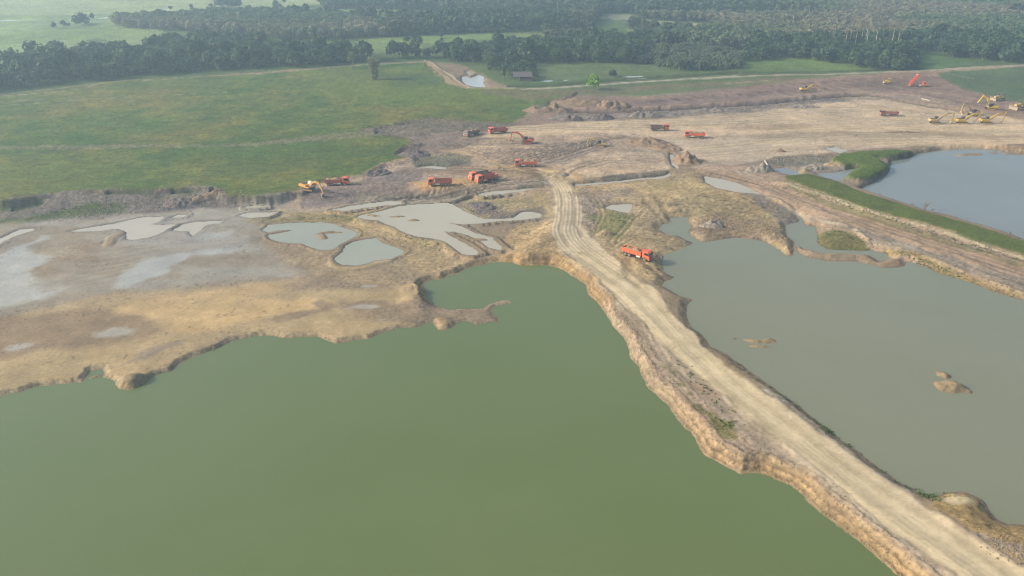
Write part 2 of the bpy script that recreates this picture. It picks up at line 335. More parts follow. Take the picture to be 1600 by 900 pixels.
# rims of the small ponds: pale ochre
col('430,322 520,330 580,326 632,322 600,335 560,342 590,346 640,368 690,378 720,398 760,402 720,415 690,425 660,420 600,380 560,370 520,345 450,345 405,352 380,345', (166, 146, 108), 1.6, 1.2, 1.2, 4, rough=.7, op=.85)
col('400,338 470,330 520,334 590,328 620,330 560,338 540,344 470,343 420,346', (118, 116, 76), 1.6, .8, 2, 3, rough=.8, op=.55)
# between the upper ponds and the road
col('560,310 640,300 700,297 730,288 860,270 870,300 866,337 862,352 845,345 800,347 720,327 630,318', (154, 138, 114), 2.0, 1.5, 1, 5, rough=.6)
col('722,308 760,304 850,303 864,320 864,340 850,332 820,330 800,340 760,341 728,326', (162, 148, 108), 2.2, 1.2, 1.5, 4, rough=.8)
col('735,312 760,308 780,318 770,328 745,326', (120, 114, 112), 2.2, .8, 1.5, 2.5, rough=1.4)
col('765,326 800,322 848,318 850,330 820,330 795,340 765,340', (130, 118, 100), 2.2, 1, 1, 3, rough=.7)
col('800,345 862,340 866,370 880,395 900,415 860,412 800,408 760,410 740,412 770,395 795,385 790,365', (176, 152, 110), 2.2, 1.2, 1.2, 4, rough=.9)
# works area, left part
col('470,298 510,284 560,276 600,258 650,248 700,240 740,215 800,200 930,208 1010,214 1060,236 1045,262 1000,276 900,284 860,270 800,292 730,296 640,310 470,322 440,312', (172, 152, 128), 2.6, 1.2, 1.5, 6, rough=.6)
col('470,300 500,292 560,282 610,268 680,262 660,280 640,292 660,300 560,310 470,318', (138, 124, 114), 2.6, 1.5, 1.5, 5, rough=.8)
col('640,250 700,238 740,245 730,256 690,260 650,260', (108, 106, 88), 2.8, 1, 1.5, 4, rough=.9)
col('600,272 680,264 740,266 860,262 850,275 760,278 690,272', (146, 126, 104), 2.5, 1.2, 1.5, 5, rough=.5)
col('640,285 700,280 745,276 742,288 700,292 660,294', (190, 156, 108), 2.5, .9, .8, 4, rough=.3)
col('745,232 770,228 830,232 870,225 960,215 940,235 880,258 820,250 760,248', (152, 136, 120), 2.6, 1.2, 1.5, 4, rough=.8)
col('560,298 700,296 770,288 860,280 860,290 800,294 730,305 640,312 560,318', (146, 134, 116), 2.4, 1, 1, 4, rough=.8)
col('640,212 740,202 800,200 770,215 730,225 690,240 640,235', (130, 116, 106), 2.8, 1.2, 2, 4, rough=.6)
col('617,236 640,226 662,230 668,240 650,249 630,247', (100, 88, 88), 2.8, .8, 1.2, 2.5, rough=1.2)
col('880,265 900,245 950,232 1040,240 1050,262 1000,270 930,275 890,282', (188, 166, 138), 2.8, 1.5, 1.5, 5, rough=.5)
col('890,282 930,276 1000,272 1040,266 1030,276 970,282 900,288', (128, 122, 104), 2.4, .8, .8, 3, rough=.8)
# the big plain
col('740,214 800,198 900,190 1000,187 1090,181 1180,175 1250,165 1310,155 1360,150 1420,162 1500,176 1600,186 1900,200 1900,240 1600,230 1500,226 1380,232 1300,238 1200,248 1120,256 1085,246 1060,228 1000,214 930,208', (196, 175, 144), 2.9, 1.4, 2.0, 9, rough=.22)
for s in ('1090,214 1250,206 1450,205 1600,212 1600,217 1400,214 1200,216', '1130,197 1230,193 1300,196 1200,203 1120,202', '1390,205 1415,202 1440,203 1420,207 1395,207'):
    col(s, (160, 140, 114), 2.9, 1.5, 2.5, 8, op=.7)
# brown graded ground beyond
col('830,178 845,165 880,152 905,146 1000,150 1130,138 1200,127 1330,117 1400,114 1465,112 1480,122 1520,140 1600,158 1900,190 1900,210 1600,186 1500,174 1430,160 1360,149 1300,155 1250,164 1170,173 1050,181 930,187 800,197', (142, 120, 104), 2.9, 1.6, 2.0, 8, rough=.45)
col('1180,150 1330,140 1420,145 1520,165 1560,180 1440,164 1360,150 1260,155', (166, 146, 122), 2.9, 2, 2.5, 8, rough=.3, op=.7)
col('870,176 960,180 1100,170 1200,162 1300,152 1330,156 1200,172 1050,182 930,187 860,186', (136, 126, 116), 2.9, 1.2, 2.5, 5, rough=1.0)
col('1310,130 1460,118 1480,132 1400,140', (112, 98, 92), 2.9, 3, 3, 8, rough=.5, op=.6)
col('1462,112 1600,103 1900,95 1900,175 1600,161 1550,148 1500,136 1478,124', (84, 106, 66), 2.9, 1.5, 2.5, 8, rough=.3)
col('905,147 930,140 1050,131 1150,128 1200,125 1200,130 1130,139 1000,150', (104, 116, 76), 2.9, 1.5, 2, 8, op=.7)
col('745,143 905,139 1050,131 1200,121 1300,117 1300,121 1200,129 1050,139 905,148 870,152 830,160 800,152', (114, 110, 80), 2.9, 2.5, 4, 10, op=.85)
col('840,160 860,155 870,168 845,176', (70, 95, 58), 3.2, 1.5, 2, 5, op=.5)
# top right ground by the upper lake
col('1200,252 1300,238 1430,230 1600,226 1900,240 1900,255 1600,240 1530,231 1440,234 1430,245 1340,240 1290,250 1230,262', (146, 126, 102), 2.8, 1.2, 1.5, 5, rough=.7)
col('1205,246 1290,243 1300,255 1270,262 1210,258', (124, 118, 100), 2.6, 1, 1.2, 3, rough=.9)
col('1205,262 1290,258 1340,262 1320,282 1260,272 1220,270', (150, 138, 118), 2.4, 1, 1, 4, rough=.4, wet=.15)
# between the road and the right-hand bank
col('893,292 960,288 1045,278 1100,262 1170,290 1250,335 1250,350 1225,352 1240,377 1235,400 1200,380 1120,375 1075,340 1040,345 1030,360 1088,380 1036,400 1032,446 1000,430 960,402 925,372 912,345', (172, 152, 114), 2.4, 1.2, 1.0, 5, rough=.75)
col('895,296 960,292 1010,300 960,310 935,322 930,350 920,360 908,320', (150, 136, 116), 2.4, 1.2, 1.4, 4, rough=.9)
col('925,335 960,332 990,340 985,355 965,372 935,372 922,355', (120, 122, 72), 2.4, 1.0, 2.0, 3, rough=.6, op=.75)
col('1000,284 1060,274 1110,285 1130,300 1060,305 1000,302', (168, 152, 114), 2.4, 1.2, 2, 4, rough=.6, op=.8)
col('1060,305 1180,302 1240,330 1200,345 1110,345 1060,330', (158, 142, 106), 2.4, 1.2, 1.5, 4, rough=.8)
col('1085,345 1120,338 1180,345 1240,365 1200,375 1130,372 1085,362', (148, 130, 104), 2.4, .8, 1.0, 3, rough=1.0)
col('1160,300 1200,300 1245,325 1250,345 1228,350 1195,330', (132, 124, 112), 2.4, .9, 1, 3, rough=.7)
# right-hand embankment road
col('1085,262 1110,255 1200,262 1225,280 1300,308 1412,342 1470,358 1525,378 1600,400 1900,500 1900,570 1600,470 1500,436 1420,408 1385,396 1337,380 1280,350 1250,335 1170,292', (176, 152, 126), 2.6, .9, .8, 5, rough=.5)
col('1240,332 1330,362 1380,385 1450,402 1560,440 1600,455 1900,540 1900,520 1600,438 1440,388 1380,370 1300,345', (150, 138, 120), 2.5, .8, .8, 4, rough=.6)
col('1275,362 1300,358 1330,365 1365,385 1337,390 1292,388 1278,380', (112, 110, 66), 2.4, .7, 1.2, 3, rough=.7)
col('1320,395 1425,400 1470,425 1500,435 1600,468 1600,461 1500,428 1430,398 1380,390', (150, 132, 90), 1.8, .6, .8, 3, rough=.9)
col('1225,284 1300,315 1400,345 1500,380 1600,410 1600,417 1500,388 1400,355 1300,325 1230,295', (132, 126, 86), 2.7, .6, 1.4, 3, rough=.5, op=.8)
EMB = col('1222,275 1260,270 1305,282 1342,297 1412,320 1450,332 1525,352 1600,377 1900,460 1900,500 1600,397 1525,375 1470,354 1412,339 1360,326 1300,305 1250,287', (86, 102, 48), 3.0, .45, .4, 3, rough=.45, ret=True)
EM2 = col('1302,243 1340,234 1400,232 1480,234 1430,238 1400,241 1364,242 1376,247 1386,253 1390,258 1380,266 1362,274 1342,279 1328,275 1322,268 1330,262 1318,256 1300,250', (84, 106, 44), 3.9, .5, .7, 3, rough=.5, ret=True)
# road
ROADL = A('837,262 852,276 862,290 867,307 867,325 866,337 861,365 872,385 900,405 925,425 955,450 980,477 1012,507 1035,535 1065,562 1105,592 1155,632 1190,660 1225,686 1262,717 1300,749 1350,787 1380,812 1425,847 1475,882 1580,960 1720,1070')
ROADR = A('1900,1070 1740,975 1600,887 1550,857 1500,822 1462,797 1425,772 1375,737 1340,712 1300,685 1275,670 1225,630 1187,605 1155,580 1112,550 1075,507 1050,487 1025,455 995,430 960,402 940,385 922,372 910,345 907,320 897,297 882,280 867,266')
ROAD = ROADL + ROADR
col('955,515 1010,560 1030,620 1100,700 1160,735 1250,765 1420,905 1560,1040 1650,1040 1475,885 1262,718 1065,565 975,478 940,460', (166, 149, 130), 2.6, 1.0, .8, 4, rough=.5)
for s in ('1040,565 1060,580 1075,610 1060,605', '1065,600 1100,640 1140,660 1150,680 1110,650', '1118,655 1140,658 1155,675 1130,678'):
    col(s, (104, 104, 62), 2.6, .8, 1.6, 2, rough=.6, op=.75)
col('1075,592 1115,602 1120,625 1090,618', (134, 108, 92), 2.6, 1, 1, 3, rough=.4)
col('1200,602 1275,660 1400,748 1432,766 1425,772 1300,686 1187,605', (150, 144, 130), 2.4, .6, .5, 3, rough=.8)
col('1432,766 1477,768 1522,774 1550,802 1575,817 1600,819 1700,830 1700,930 1600,887 1500,822', (150, 130, 88), 2.0, .6, .8, 3, rough=.7)
col('1462,772 1500,770 1525,778 1520,788 1490,788', (186, 172, 138), 2.2, .5, .4, 2, rough=.3)
col('1530,840 1600,858 1700,900 1700,930 1560,860', (150, 138, 124), 2.2, .8, .8, 2, rough=.9)
RD = col(ROAD, (212, 195, 160), 2.6, .7, .5, 4, rough=.12, ret=True)
col('840,262 905,270 1000,290 930,300 907,290 870,285', (186, 162, 122), 2.6, 1.5, 1.2, 5, rough=.4, op=.6)

# mottling everywhere that is not grass or road
ng = (1 - np.clip(GR + EMB + EM2, 0, 1))[:, None]
C = C * (1 + ng * (0.06 * mot * (0.5 + Rgh[:, None] * 1.4) + 0.055 * mot2 * np.clip(Rgh[:, None] * 1.4, .10, 1.2) + 0.035 * big))
C = C + ng * big * (2, 0, -4)
farm = sstep((Y - 420) / 60)[:, None]
C = C * (1 + farm * 0.10 * fbm(X, Y, 30, 4, 3)[:, None])

# fine grain: pebbles, tufts, tyre-broken crumbs
wn = (RNG.rand(X.size) - .5); wn = (wn + np.roll(wn, 1) * .5)[:, None]
gr = fbm(X, Y * 1.0, .6, 2, 2)[:, None]
C = C * (1 + (.05 + .17 * np.clip(Rgh, 0, 1.2)[:, None]) * wn + (.03 + .10 * np.clip(Rgh, 0, 1.2)[:, None]) * gr)
stk = fbm(X * .14 + .03 * Y, Y, 2.6, 4, 2)[:, None]; stk2 = fbm(X * .10 - .02 * Y, Y, 7.0, 3, 0)[:, None]
open_g = (sstep((Y - 215) / 40) * sstep((430 - Y) / 30))[:, None] * ng
C = C * (1 + open_g * (.055 * stk + .05 * stk2)) + open_g * stk2 * (3, 0, -4)
gst = fbm(X * .35, Y, 2.2, 3, 1)[:, None]; C = C * (1 + gg * (.07 * gst + .10 * wn) - gg * .22 * sstep((gst - .55) * 4))
pit = (vnoise(X / .55, Y / .75, 1) > .86) & (vnoise(X / 14, Y / 9, 2) > .5) & (GR < .1) & (RD < .1)
C[pit] *= .80
Z0 = B + Rgh * (0.14 * fbm(X, Y, 3.2, 4, 0) + 0.09 * fbm(X, Y, 0.9, 2, 3)) * (1 - 0.8 * RD)
# ------------------------------------------------------------------ lines: ruts, ridges, ditches, paths
def line(s, z, half, dz=0.0, rgb=None, op=.8, ruts=0, rutd=.10, n=6, brk=0.0, edge=.4, wob=1.2, cd=.13, raw=False):
    "a band along a line: raised or sunk by dz, coloured, with wheel ruts"
    global Z0, C
    P = curve(UP(A(s) if isinstance(s, str) else s, z), n)
    i = within(P, half * 2 + 1.5)
    D, S, R = pdist(P, X[i] if raw else wx[i], Y[i] if raw else wy[i], half * 2 + 3)
    n = D < half * 2 + .5; i = i[n]; D = D[n]; S = S[n]; R = R[n]
    m = sstep((half + edge - D) / (2 * edge) if half > edge else (1 - D / (2 * half)))
    if brk: m = m * sstep((fbm(R, S * .3, 4.0, 3, 1) + 1 - brk) * 1.5)
    Z0[i] += dz * m
    if ruts:
        k = S / half * ruts * math.pi
        cs = np.cos(k + wob * fbm(R, S * .2, 14, 2, 2))
        Z0[i] -= m * rutd * (0.5 + 0.5 * cs)
        C[i] *= (1 - (m * (cd * .6 + cd * cs))[:, None])
    if rgb is not None:
        q = (m * op)[:, None]; C[i] = C[i] * (1 - q) + np.array(rgb, float) * q
# road ruts and windrows
mid = [((a[0] + b[0]) / 2, (a[1] + b[1]) / 2) for a, b in zip(ROADL, ROADR[::-1])] if len(ROADL) == len(ROADR) else None
line('860,272 880,290 888,310 888,340 885,362 900,385 930,405 960,425', 2.6, 4.4, 0, None, ruts=8, rutd=.05, wob=.5, cd=.11, raw=True)
line('900,400 930,425 960,452 1000,492 1040,535', 2.6, 3.2, 0, None, ruts=6, rutd=.04, wob=.8, cd=.07, raw=True, brk=.3)
line('872,296 878,310 876,335 876,360 890,385', 2.6, .5, -.1, (150, 132, 108), .5)
line('893,300 897,320 898,345 908,370', 2.6, .5, -.1, (150, 132, 108), .5)
line('910,400 960,435 1010,480 1060,530 1120,590 1200,655 1280,715 1380,785 1500,865 1650,965', 2.6, 3.6, -.05, (212, 196, 156), .45, ruts=2, rutd=.04, edge=1.5)
line('975,445 1040,505 1090,560 1160,615 1240,680 1320,740 1420,810 1560,905', 2.6, 1.2, 0, (208, 194, 160), .4, edge=.6)
line([(a - 3, b + 2) for a, b in ROADL[7:]], 2.6, .55, .12, (206, 192, 166), .55, brk=.6, edge=.3)
line([(a + 0, b - 1) for a, b in ROADR[::-1][8:]], 2.6, .45, .12, (186, 174, 150), .5, brk=.5, edge=.3)
line('985,490 1020,530 1060,580 1110,620 1170,670 1230,715 1300,770 1380,835 1460,900', 2.6, 1.5, 0, (180, 166, 142), .5, ruts=1, rutd=.10)
line('1000,535 1040,590 1090,640 1130,680 1190,715 1250,745', 2.6, .35, .12, (150, 130, 110), .5, brk=.6)
line('985,505 1010,560 1040,605 1075,650 1105,690 1150,720 1200,722 1250,748 1300,795 1350,840 1410,895', 2.4, .5, .15, (184, 168, 146), .45, brk=.5, edge=.4)
line('1000,500 1030,550 1070,600 1110,645 1160,690 1220,722 1290,775 1370,845', 2.4, 1.3, 0, None, ruts=2, rutd=.08, cd=.09, brk=.4)
line('1010,470 1080,545 1160,615 1240,672 1330,745 1420,815 1540,905', 2.6, 2.0, 0, None, ruts=4, rutd=.03, cd=.035, wob=2.0, brk=.4)
# swirling tracks in the works area
for s, r in (('780,255 830,246 880,232 930,218 990,212', 3), ('790,262 850,254 900,240 945,225', 2), ('740,225 800,222 850,228 900,222', 2),
             ('700,222 740,236 790,256 850,272', 3), ('680,262 730,262 790,266 850,270', 2), ('600,300 680,298 760,288 850,278', 3), ('560,308 640,303 720,294', 2),
             ('730,205 800,203 900,200 1000,200 1100,195 1200,190', 2), ('930,210 1000,222 1040,232 1060,250', 2), ('880,275 900,262 950,250 1020,250', 2),
             ('1010,270 950,278 900,286', 1), ('660,292 620,302 580,312', 2), ('640,318 700,310 735,298', 1)):
    line(s, 2.7, 3.0, 0, None, ruts=r, rutd=.16, edge=.8)
for k in range(9):
    line([(775 + 4 * k, 262 - 3.5 * k), (835 + 3 * k, 254 - 3.2 * k), (885 + 5 * k, 240 - 2.6 * k), (935 + 6 * k, 222 - 1.2 * k)], 2.7, .9, 0, None, ruts=2, rutd=.14, edge=.3, cd=.16, brk=.25)
for k in range(6):
    line([(885 + 3 * k, 272 - 3 * k), (920 + 4 * k, 262 - 3 * k), (965 + 6 * k, 255 - 2.5 * k), (1015 + 3 * k, 256 - 2 * k)], 2.7, .7, 0, None, ruts=1, rutd=.10, edge=.3, cd=.10, brk=.5)
for k in range(7):
    line([(560 + 12 * k, 309 - 1.5 * k), (640 + 8 * k, 305 - 2.2 * k), (730 + 4 * k, 296 - 2.6 * k), (845, 282 - 1.2 * k)], 2.5, .8, 0, None, ruts=2, rutd=.14, edge=.3, cd=.15, brk=.3)
for k in range(6):
    line([(1000 + 14 * k, 318 + 8 * k), (1060 + 10 * k, 312 + 7 * k), (1130 + 8 * k, 308 + 6 * k), (1225, 318 + 5 * k)], 2.4, .8, 0, None, ruts=2, rutd=.14, edge=.3, cd=.14, brk=.5)
for k in range(7):
    line([(960 + 9 * k, 372 + 9 * k), (985 + 8 * k, 392 + 6 * k), (1005 + 7 * k, 415 + 4 * k)], 2.4, .6, 0, None, ruts=1, rutd=.10, edge=.3, cd=.12, brk=.5)
for k in range(6):
    line([(1100 + 10 * k, 266 + 2 * k), (1220 + 8 * k, 292 + 4 * k), (1360, 334 + 6 * k), (1500, 382 + 7 * k), (1620, 420 + 8 * k)], 2.6, .8, 0, None, ruts=1, rutd=.14, edge=.4, cd=.12, brk=.5)
for s in ('690,236 740,242 800,262 850,268', '760,262 800,258 850,256', '880,268 900,275 915,285', '720,215 760,212 830,210 920,208'):
    line(s, 2.7, 1.3, .05, (196, 164, 116), .6, brk=.5, edge=.6)
for s in ('1090,184 1200,180 1300,172 1360,170', '1000,196 1150,192 1300,186 1450,190 1600,200', '1090,232 1250,218 1400,214 1600,218', '1080,245 1180,236 1300,228 1450,222',
          '830,198 950,192 1090,186 1250,172', '1200,206 1350,200 1500,204 1600,207', '1180,220 1300,212 1400,209'):
    line(s, 2.9, 3.5, 0, (206, 186, 150), .35, ruts=2, rutd=.07, edge=1.2, brk=.3)
# brown ground beyond: sunken ditch coloured dark, ridges, terraces
line('850,172 930,175 1020,172 1110,167 1200,160 1290,151 1350,148 1390,151', 2.8, 2.3, -1.2, (76, 70, 70), .9, edge=.8)
line('860,168 930,170 1020,168 1110,162 1200,155 1290,147 1360,144', 2.9, 1.8, .8, (160, 134, 114), .8, brk=.3, edge=.8)
line('900,158 1000,157 1100,150 1220,141 1330,134', 2.9, 1.6, .5, (128, 106, 94), .7, brk=.5, edge=.8)
line('1090,176 1180,168 1270,158 1340,153 1400,156 1460,168 1540,184', 2.9, 1.4, -.3, (116, 100, 88), .7, brk=.4, edge=.7)
line('1100,140 1200,133 1330,124 1400,121', 2.9, 1.6, .3, (120, 98, 88), .6, brk=.4, edge=.8)
line('1380,140 1450,147 1520,162 1600,178', 2.9, 1.5, -.3, (120, 100, 88), .7, brk=.3, edge=.8)
line('930,184 1010,182 1100,176 1200,170 1300,160', 2.9, 1.8, .5, (158, 146, 130), .6, brk=.9, edge=.8)
line('1370,152 1420,158 1480,166 1560,180 1600,190', 2.9, 1.4, .45, (166, 142, 118), .6, brk=.4)
line('1330,160 1400,170 1450,178', 2.9, 1.2, .3, (150, 128, 106), .5, brk=.4)
line('1380,132 1430,140 1500,150 1560,160', 2.9, 1.2, .3, (176, 156, 130), .6, brk=.3)
for s in ('1000,160 1150,150 1300,138 1400,130', '1050,155 1200,143 1330,132', '1200,135 1330,125 1420,120'):
    line(s, 2.9, 2.6, 0, None, ruts=2, rutd=.15, edge=1, brk=.3)
# canal road between fields and woods
line('-400,172 0,150 60,146 120,140 170,128 260,124 330,117 400,114 470,108 530,104 600,100 662,96', 3.4, 1.0, .1, (168, 158, 142), .75, edge=.6, brk=.35)
line('-300,190 0,166 100,158 200,152 300,147 355,144', 3.4, .7, .1, (160, 152, 128), .7, edge=.4, brk=.3)
line('-200,178 0,161 30,158 60,156', 3.3, 3.0, .2, (142, 128, 108), .7, edge=1.5, brk=.5)
line('662,97 674,101 684,112 700,124 712,132 740,138 800,139', 3.2, 2.6, .5, (172, 150, 116), .85, edge=1.0)
line('664,94 676,98 690,108 706,117 718,128 735,136', 3.2, .7, .7, (196, 184, 160), .8, edge=.4)
line('735,138 800,139 870,136 930,132 1000,127 1070,123 1150,118', 3.0, 1.9, .2, (176, 168, 150), .95, edge=.6)
line('1100,122 1200,117 1300,115 1400,111 1450,109 1530,104 1600,101 1900,88', 3.0, 1.9, .2, (176, 166, 146), .9, edge=.6)
line('1130,130 1200,125 1300,124', 3.0, .8, .1, (176, 164, 130), .7, edge=.5, brk=.3)
line('1462,111 1490,116 1520,121', 3.0, .9, .1, (164, 152, 130), .8, edge=.5)
line('800,134.5 870,132 930,127 1000,122 1060,118 1150,113', 2.6, 2.6, -.9, (66, 70, 48), .9, edge=.8)
line('1060,119 1150,114 1250,112 1340,110 1400,108 1440,107', 2.6, 2.0, -.6, (64, 72, 46), .85, edge=.8)
for s in ('355,132 420,124 470,121 600,118', '520,128 560,124 620,122', '425,140 445,158 460,172', '500,138 520,150 524,165 530,171', '540,171 500,171', '590,160 620,180', '470,185 600,170 750,160',
          '450,200 600,192 700,190'):
    line(s, 3.4, .6, .1, (128, 128, 84), .6, edge=.4, brk=.7)
line('400,210 460,207 560,199 620,193', 3.4, .4, -.2, (66, 80, 46), .7, edge=.3)
# ditch along the field edge and dark cut
line('470,362 560,343 600,340 ', 1.0, .1, 0, None)
line('640,318 690,316 715,307 745,298', 2.3, .7, -.9, (84, 74, 62), .8, edge=.5)
line('160,300 200,298 240,299 330,296', 3.0, 1.2, -1.0, (70, 78, 50), .8, edge=.6, brk=.6)
line('-100,322 0,318 60,311', 3.0, 1.4, -.9, (70, 80, 52), .7, edge=.6, brk=.4)
# far field lines
for s in ('-100,73 0,71 150,66 400,60', '230,75 300,60 420,52', '-300,60 0,50 300,44', '100,24 300,18 460,16', '-100,14 200,11 460,8', '0,40 120,38 260,34', '300,17 400,15 600,16 640,12'):
    line(s, 2.6, 1.6, .2, (158, 166, 122), .55, edge=1)
line('1003,30 1050,37 1080,40 1110,40', 2.6, 3, .1, (166, 164, 140), .6, edge=2)
line('270,16 330,18 420,15 470,16', 2.6, 1.6, .1, (190, 186, 165), .7, edge=1)
# right bank ridges
line('1224,284 1250,293 1300,308 1360,329 1412,343 1470,358 1525,379 1600,402 1900,505', 3.0, .9, .35, (196, 186, 146), .85, edge=.45, brk=.35)
line('1200,308 1222,316 1250,332 1285,344 1330,356 1345,366 1370,379 1420,390 1450,401 1500,420 1600,455 1800,520', 2.6, .9, .45, (184, 166, 134), .8, edge=.45, brk=.35)
line('1095,268 1130,272 1180,286 1240,308 1300,328 1370,350 1440,372 1520,398 1600,424', 2.6, 2.6, 0, (176, 148, 120), .4, ruts=2, rutd=.22, edge=.8)
line('1120,268 1200,280 1290,318 1400,348 1520,390 1600,412', 2.6, .7, .3, (188, 160, 126), .6, brk=.7)
line('1150,285 1220,300 1300,330 1400,365 1500,395 1600,432', 2.6, 1.0, -.25, (142, 128, 112), .6, edge=.5, brk=.5)
line('1380,360 1440,382 1500,402 1560,425', 2.6, .9, .3, (150, 128, 104), .5, brk=.7)
line('1235,325 1300,350 1370,372 1450,396', 2.4, .4, 0, (176, 174, 160), .7, edge=.3, brk=.8)
# tracks right of the road
for s, r in (('935,300 1000,306 1080,303 1160,308 1220,318', 2), ('1010,312 1020,325 1035,338 1045,342', 1), ('1030,310 1040,325 1052,338', 1), ('1100,360 1150,345 1200,325 1210,315', 3),
             ('1090,368 1150,360 1220,352', 2), ('960,380 985,350 1000,335 1010,325', 2), ('965,385 1000,370 1030,372 1060,376', 2), ('980,405 985,430 1000,445', 1),
             ('985,395 990,420 1010,440', 1), ('1080,300 1130,310 1180,330', 2), ('900,300 930,310 940,330 930,360', 2), ('735,335 790,322 850,312', 2), ('1140,340 1190,330 1230,335', 2)):
    line(s, 2.4, 1.7, 0, (186, 164, 120), .25, ruts=r, rutd=.16, edge=.5)
line('1032,378 1010,374 985,372', 2.4, .3, .2, (120, 104, 80), .5)
line('1150,267 1158,272', 2.6, .5, 0, (190, 184, 168), .9)
line('1163,269 1176,275', 2.6, .4, 0, (190, 184, 168), .9)
line('1082,262 1110,258 1150,256 1180,252', 2.6, .6, 0, (180, 170, 152), .7, edge=.4)
line('1500,233 1560,228 1600,226', 2.8, .8, .3, (120, 108, 94), .5, brk=.5)
# mudflat drag marks
for k in range(7):
    x0, y0 = 235 - 12 * k, 384 + 9 * k
    line([(x0 - 75, y0 + 12), (x0 - 20, y0 + 4), (x0 + 30, y0 - 7)], 1.2, .35, .07, (176, 166, 146), .5, edge=.3, brk=.5)
line('195,372 215,371 245,366 268,356 275,351', 1.2, .8, .35, (128, 120, 98), .8, edge=.4)
line('170,382 178,370 190,366', 1.3, 1.3, .4, (154, 132, 100), .8, edge=.8)
line('690,362 712,370 735,382 755,394', 1.3, 1.1, .8, (146, 130, 98), .7, edge=.6)
line('712,352 745,366 775,375 792,388', 1.4, 1.0, .5, (164, 144, 104), .7, edge=.6)
line('524,400 516,408 522,414 532,417 555,416 585,410 605,405', 1.5, .9, .35, (186, 166, 122), .7, edge=.5)
line('527,400 540,385 560,376 585,371', 1.5, .8, .3, (150, 138, 116), .7, edge=.5)
line('557,344 600,352 640,371 690,380 712,395 740,402', 1.5, 1.2, .45, (176, 156, 114), .7, edge=.7, brk=.3)
line('430,340 480,334 540,338 560,333 600,326 625,324', 1.5, 1.2, .4, (160, 146, 110), .6, edge=.7, brk=.3)
line('640,447 655,446 662,452', 1.5, 2.0, .3, (190, 166, 112), .7, edge=1.5)
line('688,508 690,500', 1.0, 2.0, .5, (166, 142, 104), .7, edge=1.2)
line('195,596 205,592 215,590', 1.4, 2.2, .9, (178, 152, 104), .7, edge=1.6)
line('1070,247 1078,254 1084,258', 2.7, .2, 0, None)

# grass banks kept green on top
# ------------------------------------------------------------------ carve the waters
CAUSE = region('640,430 700,415 770,385 860,380 930,400 980,440 1000,520 1100,700 1250,760 1500,1000 1800,1000 1500,800 1100,500 950,470 900,460 850,440 760,440 700,450 660,470', 2.6, 5)
dW = []
Z = Z0.copy()
for i, (n, P, z, tone, (w1, f1, w2)) in enumerate(PONDW):
    mgn = 12.0; deep = P[:, 1].mean() < 350
    j = within(P, mgn)
    d = sdf(P, wx[j] if deep else X[j], wy[j] if deep else Y[j], mgn)
    n = d < mgn * .999; j = j[n]; d = d[n]
    Xj, Yj, Zj = X[j], Y[j], Z[j]
    if i == 0:
        ww = w1 + CAUSE[j] * 1.7; f = f1 + CAUSE[j] * .08
    else: ww, f = w1, f1
    q = np.clip(d / ww, 0, 1)
    if i == 0: q = q + .052 * np.sin(q * 6 * math.pi) * (d > 0) * (q < 1)        # eroded ledges
    t = f * sstep(q) + (1 - f) * sstep(d / w2)
    rise = z + (np.maximum(Zj, z + .25) - z) * t
    below = z - np.minimum(1.6, -d * (.35 if i < 3 else .25))
    Zj = np.where(d > 0, (np.where((Zj < z + .25) & (d < 1.6), np.maximum(Zj, rise), np.minimum(Zj, np.maximum(rise, np.where(Zj < z + .25, -9, rise)))) if i else rise), np.minimum(below, Zj))
    full = np.full(X.shape, 99.0, np.float32); full[j] = d; dW.append(full)
    Cj = C[j]
    Cj[(d > -.3) & (d < .45 * (1 if i < 3 else .7))] *= .84
    if i == 0:
        kk = ((d > 0) & (d < ww * 1.25)); ca = CAUSE[j][:, None]
        bands = 0.5 + 0.5 * np.sin(d / ww * 19 + 1.2 * fbm(Xj, Yj, 6, 2, 1))
        m = (kk * sstep(1.3 - d / ww) * (.5 + .35 * ca[:, 0]))
        oc = np.array((172, 156, 126.)) * (1 - ca) + np.array((168, 140, 98.)) * ca
        oc = oc * (0.78 + .30 * bands[:, None] + .14 * fbm(Xj, Yj, .8, 3, 2)[:, None])
        Cj = Cj * (1 - m[:, None]) + oc * m[:, None]; Rgh[j] = np.maximum(Rgh[j], kk * .8)
        Zj = Zj + kk * .09 * fbm(Xj, Yj, .9, 2, 1) * CAUSE[j] * sstep(d * 1.5) + ((d > ww * .8) & (d < ww * 1.15)) * .12 * CAUSE[j]
    C[j] = Cj; Z[j] = Zj
    if tone in ('pale', 'teal'):
        m = (d > 0) * np.clip(1 - d / 1.8, 0, 1); C[j] *= (1 - .16 * m[:, None]); Wet[j] = np.maximum(Wet[j], .45 * m)
# silt shelf showing under the shallow edge is left to the water's own colour
for px, py, z, a, b, ang, h in ISLANDS:
    cx, cy = U(px, py, z); ca, sa = math.cos(math.radians(ang)), math.sin(math.radians(ang))
    ux = (wx - cx) * ca + (wy - cy) * sa; uy = -(wx - cx) * sa + (wy - cy) * ca
    r = np.hypot(ux / a, uy / b) * (1 + .25 * fbm(X, Y, 2.5, 2, 3)); m = r < 1.6
    hh = z + h * (1 - r ** 1.4) + .06 * fbm(X, Y, 1.0, 2, 1)
    Z = np.where(m, np.maximum(Z, hh), Z); k = m & (hh > z - .1)
    C[k] = np.array((150, 134, 104)) * (1 + .12 * mot2[k]); Rgh[k] = .8
# far side banks of grassy blocks: bare dark faces below the turf
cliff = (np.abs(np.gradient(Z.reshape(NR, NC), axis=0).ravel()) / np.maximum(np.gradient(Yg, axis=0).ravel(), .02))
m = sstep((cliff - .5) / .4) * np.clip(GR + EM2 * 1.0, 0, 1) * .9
C = C * (1 - m[:, None]) + np.array((80, 78, 70.)) * m[:, None]

